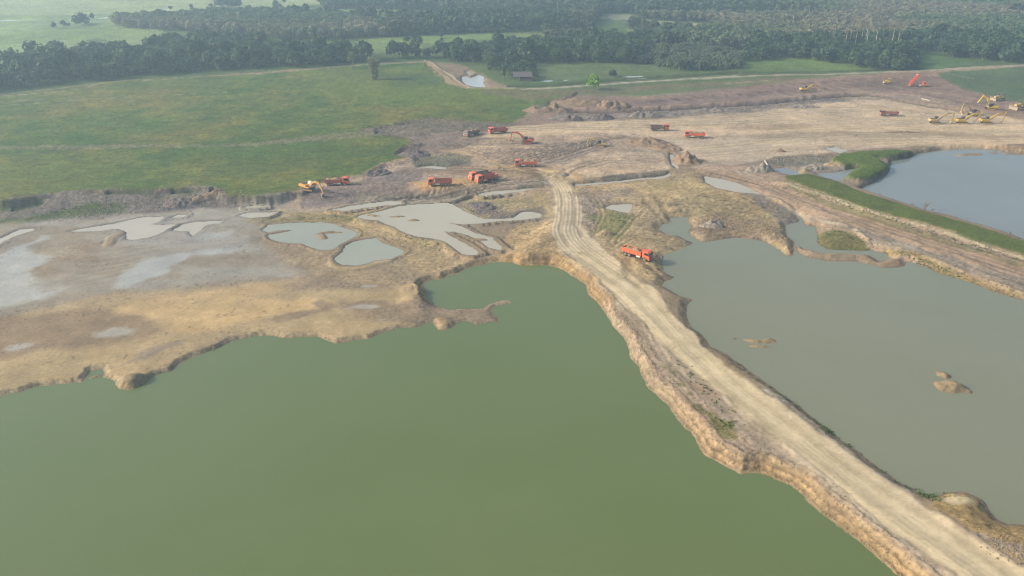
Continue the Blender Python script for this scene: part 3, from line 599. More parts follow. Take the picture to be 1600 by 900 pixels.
ALB_K = 0.68
gm = np.clip(GR + EMB + EM2 + (Y > 420) * .6, 0, 1)[:, None]
mean = C.mean(1, keepdims=True); C = mean + (C - mean) * (.98 + .06 * gm); C = C + (1 - gm) * (10, 7, 4) + gm * (9, 4, 0)
alb = lin(np.clip(C, 8, 240)) * ALB_K
V = np.stack([X, Y, Z], 1)
idx = np.arange(NR * NC).reshape(NR, NC)
F = np.stack([idx[:-1, :-1], idx[:-1, 1:], idx[1:, 1:], idx[1:, :-1]], -1).reshape(-1, 4)

mg, t, b = nodes('earth_and_turf')
at = N(t, 'ShaderNodeAttribute', attribute_name='albedo'); wa = N(t, 'ShaderNodeAttribute', attribute_name='wet'); ra = N(t, 'ShaderNodeAttribute', attribute_name='clod')
geo = N(t, 'ShaderNodeNewGeometry')
n1 = N(t, 'ShaderNodeTexNoise', Scale=1.3, Detail=7.0, Roughness=.7); n2 = N(t, 'ShaderNodeTexNoise', Scale=.16, Detail=4.0, Roughness=.6); n3 = N(t, 'ShaderNodeTexVoronoi', Scale=.9)
for n in (n1, n2, n3): t.links.new(geo.outputs['Position'], n.inputs['Vector'])
f1 = ramp(t, n1.outputs[0], [(.30, .55), (.50, 1.0), (.72, 1.32)])
rs = N(t, 'ShaderNodeMath', operation='MULTIPLY_ADD'); t.links.new(ra.outputs['Fac'], rs.inputs[0]); rs.inputs[1].default_value = 1.0; rs.inputs[2].default_value = .15; rs.use_clamp = True
c1 = mixc(t, rs.outputs[0], (1, 1, 1, 1), f1)
c2 = mixc(t, 1.0, at.outputs['Color'], c1, 'MULTIPLY')
f2 = ramp(t, n2.outputs[0], [(.35, .86), (.65, 1.12)])
c3 = mixc(t, 1.0, c2, f2, 'MULTIPLY')
# scattered dark clods and footprints
vr = ramp(t, n3.outputs[0], [(.06, .76), (.22, 1.0)])
n5 = N(t, 'ShaderNodeTexNoise', Scale=.10, Detail=2.0); t.links.new(geo.outputs['Position'], n5.inputs['Vector'])
vm = ramp(t, n5.outputs[0], [(.45, 0.0), (.6, 1.0)])
vmm = N(t, 'ShaderNodeMath', operation='MULTIPLY'); t.links.new(vm, vmm.inputs[0]); t.links.new(rs.outputs[0], vmm.inputs[1])
c4 = mixc(t, vmm.outputs[0], c3, mixc(t, 1.0, c3, vr, 'MULTIPLY'))
t.links.new(c4, b.inputs['Base Color'])
rr = N(t, 'ShaderNodeMapRange'); rr.inputs['From Min'].default_value = 0; rr.inputs['From Max'].default_value = 1; rr.inputs['To Min'].default_value = .95; rr.inputs['To Max'].default_value = .16
t.links.new(wa.outputs['Fac'], rr.inputs[0]); t.links.new(rr.outputs[0], b.inputs['Roughness'])
sp = N(t, 'ShaderNodeMapRange'); sp.inputs['To Min'].default_value = .15; sp.inputs['To Max'].default_value = .6; t.links.new(wa.outputs['Fac'], sp.inputs[0]); t.links.new(sp.outputs[0], b.inputs['Specular IOR Level'])
bm_ = N(t, 'ShaderNodeBump', Distance=.10); t.links.new(n1.outputs[0], bm_.inputs['Height'])
t.links.new(rs.outputs[0], bm_.inputs['Strength']); t.links.new(bm_.outputs[0], b.inputs['Normal'])

ground = mesh_np('ground', V, F, mg, smooth=True); tag(ground, kind='structure')
me = ground.data
ca_ = me.attributes.new('albedo', 'FLOAT_COLOR', 'POINT'); ca_.data.foreach_set('color', np.concatenate([alb, np.ones((len(alb), 1))], 1).astype(np.float32).ravel())
wa_ = me.attributes.new('wet', 'FLOAT', 'POINT'); wa_.data.foreach_set('value', Wet.astype(np.float32))
ra_ = me.attributes.new('clod', 'FLOAT', 'POINT'); ra_.data.foreach_set('value', (Rgh * (1 - Wet)).astype(np.float32))

def ground_z(x, y):
    r = np.clip(np.searchsorted(rows, y) - 1, 0, NR - 2); fy = (y - rows[r]) / (rows[r + 1] - rows[r])
    def at_row(k):
        u = x / max(zc(rows[k]), 40); return float(np.interp(u, us, Z.reshape(NR, NC)[k]))
    return at_row(r) * (1 - fy) + at_row(r + 1) * fy
def G(px, py, z0=2.6):
    "ground point under a pixel (two refinements)"
    z = z0
    for _ in range(4):
        x, y = U(px, py, z); z = ground_z(x, y)
    return Vector((x, y, z))

# ------------------------------------------------------------------ water surfaces
def water_mat(name, c1, c2, rough, bump, ior=1.33, scale=.02):
    m, t, b = nodes(name)
    geo = N(t, 'ShaderNodeNewGeometry'); a = N(t, 'ShaderNodeTexNoise', Scale=scale, Detail=5.0, Roughness=.6); t.links.new(geo.outputs['Position'], a.inputs['Vector'])
    f = ramp(t, a.outputs[0], [(.35, 0.0), (.65, 1.0)])
    t.links.new(mixc(t, f, (*c1, 1), (*c2, 1)), b.inputs['Base Color'])
    w_ = N(t, 'ShaderNodeTexNoise', Scale=.035, Detail=3.0, Distortion=.6); mq = N(t, 'ShaderNodeMapping'); mq.inputs['Scale'].default_value = (.5, 1.3, 1); t.links.new(geo.outputs['Position'], mq.inputs['Vector']); t.links.new(mq.outputs[0], w_.inputs['Vector'])
    t.links.new(ramp(t, w_.outputs[0], [(.38, rough * .6), (.62, rough * 2.0)]), b.inputs['Roughness']); b.inputs['IOR'].default_value = ior
    r = N(t, 'ShaderNodeTexNoise', Scale=2.2, Detail=4.0); mp = N(t, 'ShaderNodeMapping'); mp.inputs['Scale'].default_value = (.6, 1.0, 1)
    t.links.new(geo.outputs['Position'], mp.inputs['Vector']); t.links.new(mp.outputs[0], r.inputs['Vector'])
    bp = N(t, 'ShaderNodeBump', Distance=.05, Strength=bump); t.links.new(r.outputs[0], bp.inputs['Height']); t.links.new(bp.outputs[0], b.inputs['Normal'])
    return m
WM = {'green': water_mat('green_silty_water', (.108, .146, .050), (.122, .156, .060), .10, .25),
      'grey': water_mat('grey_silty_water', (.180, .188, .118), (.194, .200, .130), .10, .2),
      'blue': water_mat('blue_grey_water', (.17, .19, .17), (.19, .21, .19), .08, .15),
      'teal': water_mat('teal_pond_water', (.27, .28, .21), (.30, .31, .235), .08, .1),
      'pale': water_mat('pale_mud_water', (.37, .335, .245), (.42, .38, .285), .07, .08),
      'sky': water_mat('field_water', (.42, .45, .44), (.5, .52, .5), .06, .05)}  # sky glare on the far ponds painted as a whitish base colour
allD = np.stack(dW); own = allD.argmin(0)
for i, (n, P, z, tone, bk) in enumerate(PONDW):
    mrg = 1.0 if P[:, 1].mean() < 350 else 3.0
    inm = ((allD[i] < mrg) & (own == i)).reshape(NR, NC)
    cell = inm[:-1, :-1] | inm[1:, :-1] | inm[:-1, 1:] | inm[1:, 1:]
    used = np.zeros((NR, NC), bool)
    rr_, cc_ = np.nonzero(cell)
    # merge runs along a row into long quads
    Vw = []; Fw = []
    for r in np.unique(rr_):
        cs = np.nonzero(cell[r])[0]
        cuts = np.split(cs, np.nonzero(np.diff(cs) > 1)[0] + 1)
        for run in cuts:
            a, e = run[0], run[-1] + 1; k = len(Vw)
            s0, s1 = max(zc(rows[r]), 40), max(zc(rows[r + 1]), 40)
            Vw += [(us[a] * s0, rows[r], z), (us[e] * s0, rows[r], z), (us[e] * s1, rows[r + 1], z), (us[a] * s1, rows[r + 1], z)]; Fw.append((k, k + 1, k + 2, k + 3))
    if not Fw: continue
    wob = mesh_np(n, Vw, Fw, WM[tone]); tag(wob, kind='structure')
# ------------------------------------------------------------------ vegetation
def leaf_mat(name, c1, c2, c3, locscale=.012, trans=.25):
    "foliage: c1..c2 from tree to tree, c3 in broad stands"
    m, t, b = nodes(name)
    oi = N(t, 'ShaderNodeObjectInfo'); geo = N(t, 'ShaderNodeNewGeometry')
    nz = N(t, 'ShaderNodeTexNoise', Scale=.9, Detail=3.0); t.links.new(geo.outputs['Position'], nz.inputs['Vector'])
    big = N(t, 'ShaderNodeTexNoise', Scale=locscale, Detail=2.0); t.links.new(oi.outputs['Location'], big.inputs['Vector'])
    c = mixc(t, oi.outputs['Random'], (*c1, 1), (*c2, 1))
    c = mixc(t, ramp(t, big.outputs[0], [(.45, 0.0), (.60, 1.0)]), c, (*c3, 1))
    c = mixc(t, 1.0, c, ramp(t, nz.outputs[0], [(.3, .75), (.7, 1.22)]), 'MULTIPLY')
    t.links.new(c, b.inputs['Base Color']); b.inputs['Roughness'].default_value = .65; b.inputs['Specular IOR Level'].default_value = .25
    tr = N(t, 'ShaderNodeBsdfTranslucent'); t.links.new(c, tr.inputs['Color'])
    mx = N(t, 'ShaderNodeMixShader'); mx.inputs[0].default_value = trans
    t.links.new(b.outputs[0], mx.inputs[1]); t.links.new(tr.outputs[0], mx.inputs[2]); t.links.new(mx.outputs[0], t.nodes['Material Output'].inputs['Surface'])
    return m
L_DARK = leaf_mat('broadleaf_foliage', (.034, .074, .034), (.076, .125, .046), (.054, .095, .044), .02)
L_STAND = leaf_mat('plantation_foliage', (.095, .150, .060), (.125, .165, .070), (.230, .205, .125), .006)
L_FAR = leaf_mat('far_wood_foliage', (.042, .082, .042), (.080, .118, .054), (.110, .130, .070), .008)
L_BRIGHT = leaf_mat('fresh_foliage', (.22, .38, .035), (.24, .40, .04), (.22, .38, .03), .02, .35)
L_MID = leaf_mat('mid_green_foliage', (.085, .15, .035), (.09, .16, .04), (.10, .15, .04), .02)
L_BAMBOO = leaf_mat('bamboo_foliage', (.19, .21, .09), (.20, .21, .10), (.18, .20, .09), .02)
L_PALM = leaf_mat('palm_fronds', (.055, .085, .035), (.095, .120, .060), (.075, .10, .045), .03)
BARK = paint('bark', (110, 98, 82), .9, .4); PALEBARK = paint('pale_bark', (168, 162, 146), .85, .3)

def crown(seed, R=1.0, H=1.0, lobes=7, leaves=300, size=.16, base=.25, tall=1.0):
    "leaf faces spread over uneven lobes; R crown radius, z from base to H"
    r = np.random.RandomState(seed); V = []; F = []
    L = []
    for i in range(lobes):
        a = r.rand() * 6.283; q = r.rand() ** .6 * R * .62
        zz = base + (H - base) * (.20 + .58 * r.rand() * (1 - .5 * q / R)); s = R * (.34 + .30 * r.rand())
        L.append((q * math.cos(a), q * math.sin(a), zz, s))
    L.append((0, 0, base + (H - base) * .55, R * .6)); n = 0
    for i in range(leaves):
        cx, cy, cz, s = L[r.randint(len(L))]
        d = r.normal(size=3); d /= np.linalg.norm(d) + 1e-6
        if d[2] < -.35: d[2] *= -1
        k = s * (.72 + .38 * r.rand() ** 1.0)
        p = np.array((cx, cy, cz)) + d * k * np.array((1, 1, .72 * tall * (H - base) / (2 * R) + .28))
        nn = d * .8 + r.normal(size=3) * .55; nn /= np.linalg.norm(nn)
        u = np.cross(nn, r.normal(size=3)); u /= np.linalg.norm(u) + 1e-6; v = np.cross(nn, u)
        w_ = size * (.6 + .9 * r.rand()) * R * 1.6
        for a_, b_ in ((-1, -.5), (.9, -.6), (1, .6), (-.7, .7)): V.append(p + u * a_ * w_ * .5 + v * b_ * w_ * .6)
        F.append((n, n + 1, n + 2, n + 3)); n += 4
    return V, F
def tube(pts, rad, k=5):
    V = []; F = []
    for i, p in enumerate(pts):
        p = np.array(p, float); a = np.array(pts[min(i + 1, len(pts) - 1)], float) - np.array(pts[max(i - 1, 0)], float); a /= np.linalg.norm(a) + 1e-9
        u = np.cross(a, (0.3, 1, .2)); u /= np.linalg.norm(u) + 1e-9; v = np.cross(a, u)
        for j in range(k):
            t_ = 2 * math.pi * j / k; V.append(p + rad[i] * (u * math.cos(t_) + v * math.sin(t_)))
    for i in range(len(pts) - 1):
        for j in range(k): F.append((i * k + j, i * k + (j + 1) % k, (i + 1) * k + (j + 1) % k, (i + 1) * k + j))
    return V, F
def join(parts):
    V = []; F = []; M = []
    for q, (v, f) in enumerate(parts):
        o = len(V); V += list(v); F += [tuple(i + o for i in g) for g in f]; M += [q] * len(f)
    return V, F, M
def limbs(seed, R, base, H, thick):
    r = np.random.RandomState(seed); P = [tube([(0, 0, -.3), (.02 * R, 0, base * .6), (.05 * R, .03 * R, base + .5 * (H - base))], [thick * 1.25, thick, thick * .5], 6)]
    for i in range(4):
        a = i * 1.57 + r.rand(); q = R * (.45 + .2 * r.rand())
        P.append(tube([(.02 * R, 0, base * .75), (q * .5 * math.cos(a), q * .5 * math.sin(a), base * 1.15), (q * math.cos(a), q * math.sin(a), base + (H - base) * .5)], [thick * .6, thick * .4, thick * .15], 4))
    v, f, _ = join(P); return v, f
def tree_mesh(name, seed, R, H, lobes, leaves, size, base, mats, tall=1.0, thick=.22):
    "single mesh: foliage and limbs as two material slots"
    cv, cf = crown(seed, R, H, lobes, leaves, size, base, tall); tv, tf = limbs(seed, R, base, H, thick)
    V, F, M = join([(cv, cf), (tv, tf)])
    me = mesh_np(name, V, F, link=False)
    for m in mats: me.materials.append(m)
    me.polygons.foreach_set('material_index', np.array(M, np.int32)[:len(me.polygons)]); me.update(); return me
def palm_parts(seed, H, R, nf=18):
    r = np.random.RandomState(seed); V = []; F = []
    for i in range(nf):
        a = i * 2.399 + r.rand() * .4; up = .95 - 1.35 * (i / nf) + .1 * r.rand(); L = R * (.85 + .3 * r.rand()); k = len(V)
        for j in range(5):
            s = j / 4; rad = L * s * (1 - .12 * s); z = H + L * (up * s - .85 * s * s) ; wd = (.10, .26, .30, .22, .03)[j] * R * .55
            cx, cy = rad * math.cos(a), rad * math.sin(a); sx, sy = -math.sin(a), math.cos(a)
            V += [(cx + sx * wd, cy + sy * wd, z - .10 * R * (j > 0)), (cx, cy, z), (cx - sx * wd, cy - sy * wd, z - .10 * R * (j > 0))]
        for j in range(4):
            q = k + j * 3; F += [(q, q + 3, q + 4, q + 1), (q + 1, q + 4, q + 5, q + 2)]
    return V, F
def palm_mesh(seed, H, R):
    fv, ff = palm_parts(seed, H, R); tv, tf = tube([(0, 0, -.3), (.1, 0, H * .5), (0, 0, H + .1)], [.28, .22, .24], 6)
    V, F, M = join([(fv, ff), (tv, tf)]); me = mesh_np('palm', V, F, link=False)
    me.materials.append(L_PALM); me.materials.append(BARK); me.polygons.foreach_set('material_index', np.array(M, np.int32)[:len(me.polygons)]); me.update(); return me
BROAD = [tree_mesh('broadleaf_tree', 100 + i, 3.8 + .7 * (i % 4), 7.5 + 1.1 * ((i * 5) % 6), 9, 420, .155, .8, (L_DARK, BARK), thick=.16) for i in range(9)]
STAND = [tree_mesh('plantation_tree', 200 + i, 3.6, 9.0 + .5 * i, 6, 150, .21, 1.6, (L_STAND, BARK), thick=.10) for i in range(4)]
FARW = [tree_mesh('wood_tree', 300 + i, 4.6, 9.0 + i, 7, 150, .24, 1.6, (L_FAR, BARK)) for i in range(4)]
PALMS = [palm_mesh(400 + i, 3.2 + .9 * i, 4.4) for i in range(4)]
SHRUB = [tree_mesh('shrub', 500 + i, 1.6, 2.0, 5, 110, .2, .15, (L_DARK, BARK), thick=.05) for i in range(3)]

def inpoly(P, x, y):
    ins = np.zeros(x.shape, bool); n = len(P)
    for i in range(n):
        ax, ay = P[i]; bx, by = P[(i + 1) % n]
        if ay != by: ins ^= ((ay > y) != (by > y)) & (x < (bx - ax) * (y - ay) / (by - ay) + ax)
    return ins
def scatter(s, step, jit=.45, seed=0, z=3.0):
    P = UP(A(s), z); r = np.random.RandomState(seed)
    gx, gy = np.meshgrid(np.arange(P[:, 0].min(), P[:, 0].max(), step), np.arange(P[:, 1].min(), P[:, 1].max(), step))
    x = gx.ravel() + (r.rand(gx.size) - .5) * 2 * jit * step; y = gy.ravel() + (r.rand(gx.size) - .5) * 2 * jit * step
    k = inpoly(P, x, y); return np.stack([x[k], y[k]], 1)
Z_LEFT = '-330,172 -100,152 0,141 40,137 120,128 225,119 325,110 400,107 470,104 520,101 572,96 588,94 572,90 556,86 500,86 450,86 400,74 330,71 270,76 225,92 150,86 60,94 30,106 0,104 -100,112 -330,126'
Z_MID = '602,92 662,90 700,95 750,97 780,100 840,96 900,97 985,98 1010,80 1040,71 1010,67 970,67 900,72 850,75 800,78 760,80 735,80 700,87 640,87 615,88'
Z_HUT = '756,98 790,101 838,101 838,112 828,116 802,114 790,110 770,112'
Z_PALM = '985,97 1040,105 1062,110 1110,111 1160,106 1166,98 1160,88 1120,80 1050,76 1020,78'
Z_RIGHT = '1166,97 1222,88 1300,98 1340,106 1400,110 1428,108 1432,96 1430,78 1452,80 1480,88 1530,94 1600,98 1850,104 1850,72 1600,68 1450,62 1300,72 1220,70 1165,76'
Z_MASS = '440,62 400,58 300,50 250,47 175,42 180,36 250,32 330,26 430,24 480,27 560,31 640,33 700,31 780,29 852,44 860,66 900,60 970,66 1010,76 1034,76 1036,50 975,43 985,50 1110,52 1116,36 1060,33 1000,29 985,21 940,20 935,26 925,44 860,44 780,26 690,17 560,14 500,13 520,5 640,2 700,-6 1000,-20 2000,-20 2000,72 1850,72 1600,68 1450,62 1300,72 1220,70 1165,76 1150,78 1100,74 1050,74 1020,76 1040,71 1010,76 960,68 860,70 852,60 852,47 700,53 600,57 555,60 480,62 440,62'
cand = []
for zn, s, st, sd in (('left', Z_LEFT, 6.6, 1), ('mid', Z_MID, 6.6, 2), ('right', Z_RIGHT, 6.8, 4)):
    for p in scatter(s, st, .45, sd): cand.append((zn, p))
for p in scatter(Z_HUT, 6.5, .45, 3): cand.append(('hut', p))
def in_view(p): return abs(p[0] / max(zc(p[1]), 1)) < .66
cand.sort(key=lambda c: (not in_view(c[1]), c[1][1]))
GRP = {'left': ('broadleaf trees of the long belt left of the bamboo clump', 'dark green broadleaf tree in the dense belt behind the large grass field', 'broadleaf tree'),
       'mid': ('broadleaf trees of the middle belt', 'dark green broadleaf tree in the middle belt between two light green fields', 'broadleaf tree'),
       'hut': ('trees around the hut', 'bushy green tree standing close around the small hut by the channel', 'broadleaf tree'),
       'right': ('broadleaf trees at the right edge of the woods', 'dark broadleaf tree at the edge of the woods behind the earthworks on the right', 'broadleaf tree')}
def put(me, name, p, rz, s, label, cat, group=None, sz=None):
    o = bpy.data.objects.new(name, me); COL.objects.link(o)
    o.location = (p[0], p[1], ground_z(p[0], p[1]) - .05); o.rotation_euler = (0, 0, rz); o.scale = (s, s, sz or s)
    tag(o, label, cat, group); return o
rt = random.Random(5)
for zn, p in cand[:290]:
    g, lb, ct = GRP[zn]
    u_ = p[0] / zc(p[1]) * FPX + 800
    if zn == 'left':
        q = ('far left end', 'left part', 'middle part', 'right part', 'right end')[int(np.clip(u_ / 125, 0, 4))]
        fr = 'front row' if ground_z(p[0], p[1]) and p[1] < U(u_, np.interp(u_, [0, 225, 400, 590], [143, 120, 107, 94]) - 9, 3)[1] else 'inside'
        lb = f"dark broadleaf tree, {fr}, {q} of the long belt behind the grass"; g = f"belt trees, {fr}, {q}"
    if zn == 'mid':
        q = ('left end', 'middle', 'right end')[int(np.clip((u_ - 600) / 140, 0, 2))]; lb = f"dark green broadleaf tree at the {q} of the middle belt between the fields"; g = f"middle belt trees, {q}"
    if zn == 'right':
        q = ('left of the pale trunks', 'below the pale trunks', 'right of the tipping truck')[int(np.clip((u_ - 1166) / 130, 0, 2))]; lb = f"dark broadleaf tree at the edge of the right woods, {q}"; g = f"right wood edge trees, {q}"
    s = rt.choice((.6, .75, .9, 1.0, 1.1, 1.3)) * rt.uniform(.92, 1.08) * (.6 if zn == 'hut' else 1)
    put(BROAD[rt.randrange(9)], 'broadleaf_tree', p, rt.uniform(0, 6.3), s, lb, ct, g, s * rt.uniform(.8, 1.15))
rest = [p for zn, p in cand[290:]]
for i, p in enumerate(scatter(Z_PALM, 6.0, .45, 9)):
    put(PALMS[rt.randrange(4)], 'palm_tree', p, rt.uniform(0, 6.3), rt.uniform(.75, 1.1), *(lambda u, v: (f'feathery palm tree, {v}, {u} of the palm grove', 'palm tree', f'palms of the grove, {v}, {u}'))(('left third', 'middle', 'right third')[int(np.clip((p[0] / zc(p[1]) * FPX + 800 - 1010) / 48, 0, 2))], 'front edge' if p[1] < 512 else 'back part'))
for i, p in enumerate(scatter('840,96 985,97 1010,90 1000,84 900,88 850,88', 7.5, .45, 10)):
    put(PALMS[rt.randrange(4)], 'palm_tree', p, rt.uniform(0, 6.3), rt.uniform(.75, 1.1), 'palm tree along the front edge of the middle tree belt above a green field', 'palm tree', 'palms along the middle belt')

def forest(name, pts, meshes, smin, smax, seed, label=None):
    "an uncountable wood: instances on points"
    c = bpy.data.collections.new(name + '_kinds')
    for me in meshes: c.objects.link(bpy.data.objects.new(me.name, me))
    r = np.random.RandomState(seed); n = len(pts)
    P = np.array([(x, y, ground_z(x, y) - .1) for x, y in pts], np.float32)
    me = bpy.data.meshes.new(name); me.vertices.add(n); me.vertices.foreach_set('co', P.ravel())
    for nm, v in (('rot', r.rand(n) * 6.28), ('scl', smin + (smax - smin) * r.rand(n))):
        a = me.attributes.new(nm, 'FLOAT', 'POINT'); a.data.foreach_set('value', v.astype(np.float32))
    a = me.attributes.new('kind_index', 'INT', 'POINT'); a.data.foreach_set('value', r.randint(0, len(meshes), n).astype(np.int32))
    o = bpy.data.objects.new(name, me); COL.objects.link(o); tag(o, kind='stuff')
    g = bpy.data.node_groups.new(name, 'GeometryNodeTree')
    g.interface.new_socket('Geometry', in_out='INPUT', socket_type='NodeSocketGeometry'); g.interface.new_socket('Geometry', in_out='OUTPUT', socket_type='NodeSocketGeometry')
    gi = g.nodes.new('NodeGroupInput'); go = g.nodes.new('NodeGroupOutput'); ip = g.nodes.new('GeometryNodeInstanceOnPoints'); ci = g.nodes.new('GeometryNodeCollectionInfo')
    ci.inputs['Collection'].default_value = c; ci.inputs['Separate Children'].default_value = True; ci.inputs['Reset Children'].default_value = True
    def at(nm, ty):
        q = g.nodes.new('GeometryNodeInputNamedAttribute'); q.data_type = ty; q.inputs['Name'].default_value = nm; return q.outputs['Attribute']
    ip.inputs['Pick Instance'].default_value = True
    L = g.links.new; L(gi.outputs[0], ip.inputs['Points']); L(ci.outputs[0], ip.inputs['Instance']); L(at('kind_index', 'INT'), ip.inputs['Instance Index'])
    cx = g.nodes.new('ShaderNodeCombineXYZ'); L(at('rot', 'FLOAT'), cx.inputs['Z']); L(cx.outputs[0], ip.inputs['Rotation']); L(at('scl', 'FLOAT'), ip.inputs['Scale'])
    L(ip.outputs[0], go.inputs[0]); md = o.modifiers.new('trees', 'NODES'); md.node_group = g
    return o
forest('woodland_interior', rest, BROAD[:4], .7, 1.15, 1)
mp_ = scatter(Z_MASS, 5.2, .42, 21)
fm = fbm(mp_[:, 0], mp_[:, 1], 170, 2, 2); nearness = mp_[:, 1]
ga = np.abs(fbm(mp_[:, 0] * .35, mp_[:, 1], 90, 3, 1)); keep = (ga > .035) | (mp_[:, 1] < 560)
mp_ = mp_[keep]; fm = fm[keep]; nearness = nearness[keep]
kindm = (fm > -.05) | ((nearness < 760) & (mp_[:, 0] > 120))
forest('tree_plantation', mp_[kindm], STAND, .85, 1.08, 3)
forest('far_woodland', mp_[~kindm], FARW, .5, 1.25, 4)
# loose trees of the far fields
FT = [(86, 45, 5), (100, 43, 6), (108, 43, 4), (120, 41, 8), (126, 39, 7), (131, 38, 9), (136, 40, 6), (145, 30, 6), (190, 29.5, 5), (267, 16, 6), (300, 18, 8), (330, 13, 7), (431, 12, 8), (438, 12, 6), (444, 6, 7), (563, 19, 5), (577, 20, 6), (595, 22, 6), (615, 22, 5), (637, 20, 4)]
for px, py, h in FT:
    x, y = U(px, py, 2.6); put(BROAD[rt.randrange(9)], 'field_tree', (x, y), rt.uniform(0, 6), h / 11.0, 'small lone tree out on the hazy fields at the top left', 'tree', 'lone trees of the far fields')
for px, py in ((345, 11), (351, 12), (357, 13), (363, 13), (369, 12), (354, 9), (362, 9)):
    x, y = U(px, py, 2.6); put(BROAD[rt.randrange(9)], 'field_tree', (x, y), rt.uniform(0, 6), 1.15, 'tree in the small hazy grove on the far fields near the top edge', 'tree', 'grove on the far fields')
for i, (px, py) in enumerate(((690, 60), (636, 68), (650, 68), (656, 70), (690, 66), (625, 80), (480, 100), (990, 47), (993, 49), (746, 47))):
    x, y = U(px, py, 2.6); put(BROAD[rt.randrange(9)], 'field_tree', (x, y), rt.uniform(0, 6), (.7, .7, .8, .6, .5, .8, .7, 1.25, 1.0, .7)[i], 'dark tree standing at a field edge between the tree belts', 'tree', 'trees at the middle field edges')

def full_tree(px, py, name, label, seed, R, H, leaves, size, base, lm, bark=BARK, lobes=8, tall=1.0, thick=.22, cat='tree'):
    p = G(px, py); e = bpy.data.objects.new(name, None); COL.objects.link(e); e.location = p; tag(e, label, cat)
    v, f = crown(seed, R, H, lobes, leaves, size, base, tall); mesh_np('crown', v, f, lm, parent=e)
    v, f = limbs(seed, R, base, H, thick); mesh_np('trunk', v, f, bark, parent=e); return e
full_tree(927, 140, 'bright_green_tree', 'bright lime green round tree beside the canal road, alone on the bare ground', 61, 4.0, 8.2, 620, .13, 1.4, L_BRIGHT, lobes=10)
full_tree(867, 99, 'fresh_green_tree', 'tall fresh green tree in front of the darker belt, left corner of the green field', 62, 4.4, 11, 620, .13, 1.2, L_MID, lobes=10)
full_tree(551, 106, 'round_crowned_tree', 'grey green round crowned tree standing just left of the bamboo clump', 63, 3.6, 9.5, 400, .14, 3.4, L_BAMBOO)
full_tree(1418, 109, 'yellow_green_tree', 'yellowish green bushy tree by the track left of the tipping truck', 64, 3.2, 7, 400, .15, .8, L_MID)
full_tree(787, 123, 'dark_slim_tree', 'slim dark tree left of the small hut beside the pond', 65, 1.7, 7.6, 320, .2, .8, L_DARK, tall=1.3)
full_tree(958, 119, 'round_shrub', 'rounded dark green shrub at the field edge right of the lime green tree', 66, 2.8, 3.6, 260, .17, .2, L_DARK, cat='shrub')
for k, (px, py, R, H) in enumerate(((800, 121, 2.2, 3.6), (828, 120, 3.0, 5.2), (836, 122, 2.6, 4.6), (806, 112, 3.5, 6.5), (822, 111, 3.6, 6.2))):
    full_tree(px, py, 'hut_side_bush', ('low green bush at the left end of the small hut', 'green bush just behind the right end of the hut roof', 'dark bush at the right wall of the hut beside the water strip', 'broad green tree behind the left half of the hut', 'yellowish green tree behind the right half of the hut')[k], 80 + k, R, H, 260, .18, .3, (L_MID, L_MID, L_DARK, L_DARK, L_MID)[k], cat='bush')
def bamboo(px, py, label, seed, R, H, nculm, lm=L_BAMBOO):
    r = np.random.RandomState(seed); p = G(px, py); e = bpy.data.objects.new('bamboo_clump', None); COL.objects.link(e); e.location = p; tag(e, label, 'bamboo')
    S = []; V = []; F = []; n = 0
    for i in range(nculm):
        a = r.rand() * 6.283; b0 = R * .35 * r.rand(); lean = R * (.15 + .85 * r.rand()); h = H * (.65 + .35 * r.rand())
        pts = [np.array((b0 * math.cos(a) + lean * (s ** 2.2) * math.cos(a) * .8, b0 * math.sin(a) + lean * (s ** 2.2) * math.sin(a) * .8, h * (s - .10 * s ** 4))) for s in (0, .25, .5, .75, 1)]
        S.append(tube(pts, [.09, .08, .07, .05, .02], 4))
        for j in range(26):
            s = .12 + .88 * r.rand(); q = s * 4; k = min(int(q), 3); c = pts[k] * (1 - q + k) + pts[k + 1] * (q - k)
            c = c + r.normal(size=3) * (.35, .35, .3); u = r.normal(size=3) + (0, 0, -.6); u /= np.linalg.norm(u); v = np.cross(u, r.normal(size=3)); v /= np.linalg.norm(v) + 1e-6
            l = .55 + .6 * r.rand(); V += [c - v * l * .25, c + u * l * .5 - v * l * .3, c + u * l * 1.2, c + v * l * .3]; F.append((n, n + 1, n + 2, n + 3)); n += 4
    v, f, _ = join(S); mesh_np('culm', v, f, BARK, parent=e); mesh_np('foliage', V, F, lm, parent=e)
bamboo(586, 124, 'tall greyish bamboo clump standing alone at the far edge of the grass field', 71, 4.6, 15, 46)
bamboo(765, 109, 'feathery light green bamboo clump behind the small pond and left of the hut', 72, 3.4, 10.5, 26, L_MID)
# pale bare trunks rising from the right wood
for i, (px, py) in enumerate(((1318, 84), (1325, 80), (1334, 80), (1343, 78), (1350, 77), (1351, 82), (1365, 83), (1376, 75), (1391, 80), (1400, 80), (1237, 46), (1262, 33), (1255, 34), (870, 30))):
    x, y = U(px, py, 3); r = np.random.RandomState(i); H = 13 + 3 * r.rand()
    e = bpy.data.objects.new('pale_trunk_tree', None); COL.objects.link(e); e.location = (x, y, ground_z(x, y)); tag(e, 'tall tree with a bare pale trunk rising out of the right hand woods' if i < 12 else ('tall tree with a bare pale trunk in the hazy far woods'), 'tree', 'bare pale trunks in the woods')
    v, f = tube([(0, 0, 0), (.1, 0, H * .5), (.2, .1, H)], [.34, .28, .16], 6); mesh_np('trunk', v, f, PALEBARK, parent=e)
    v, f = crown(900 + i, 1.7, H + 1, 3, 46, .2, H - 2.2); mesh_np('crown', v, f, L_STAND, parent=e)
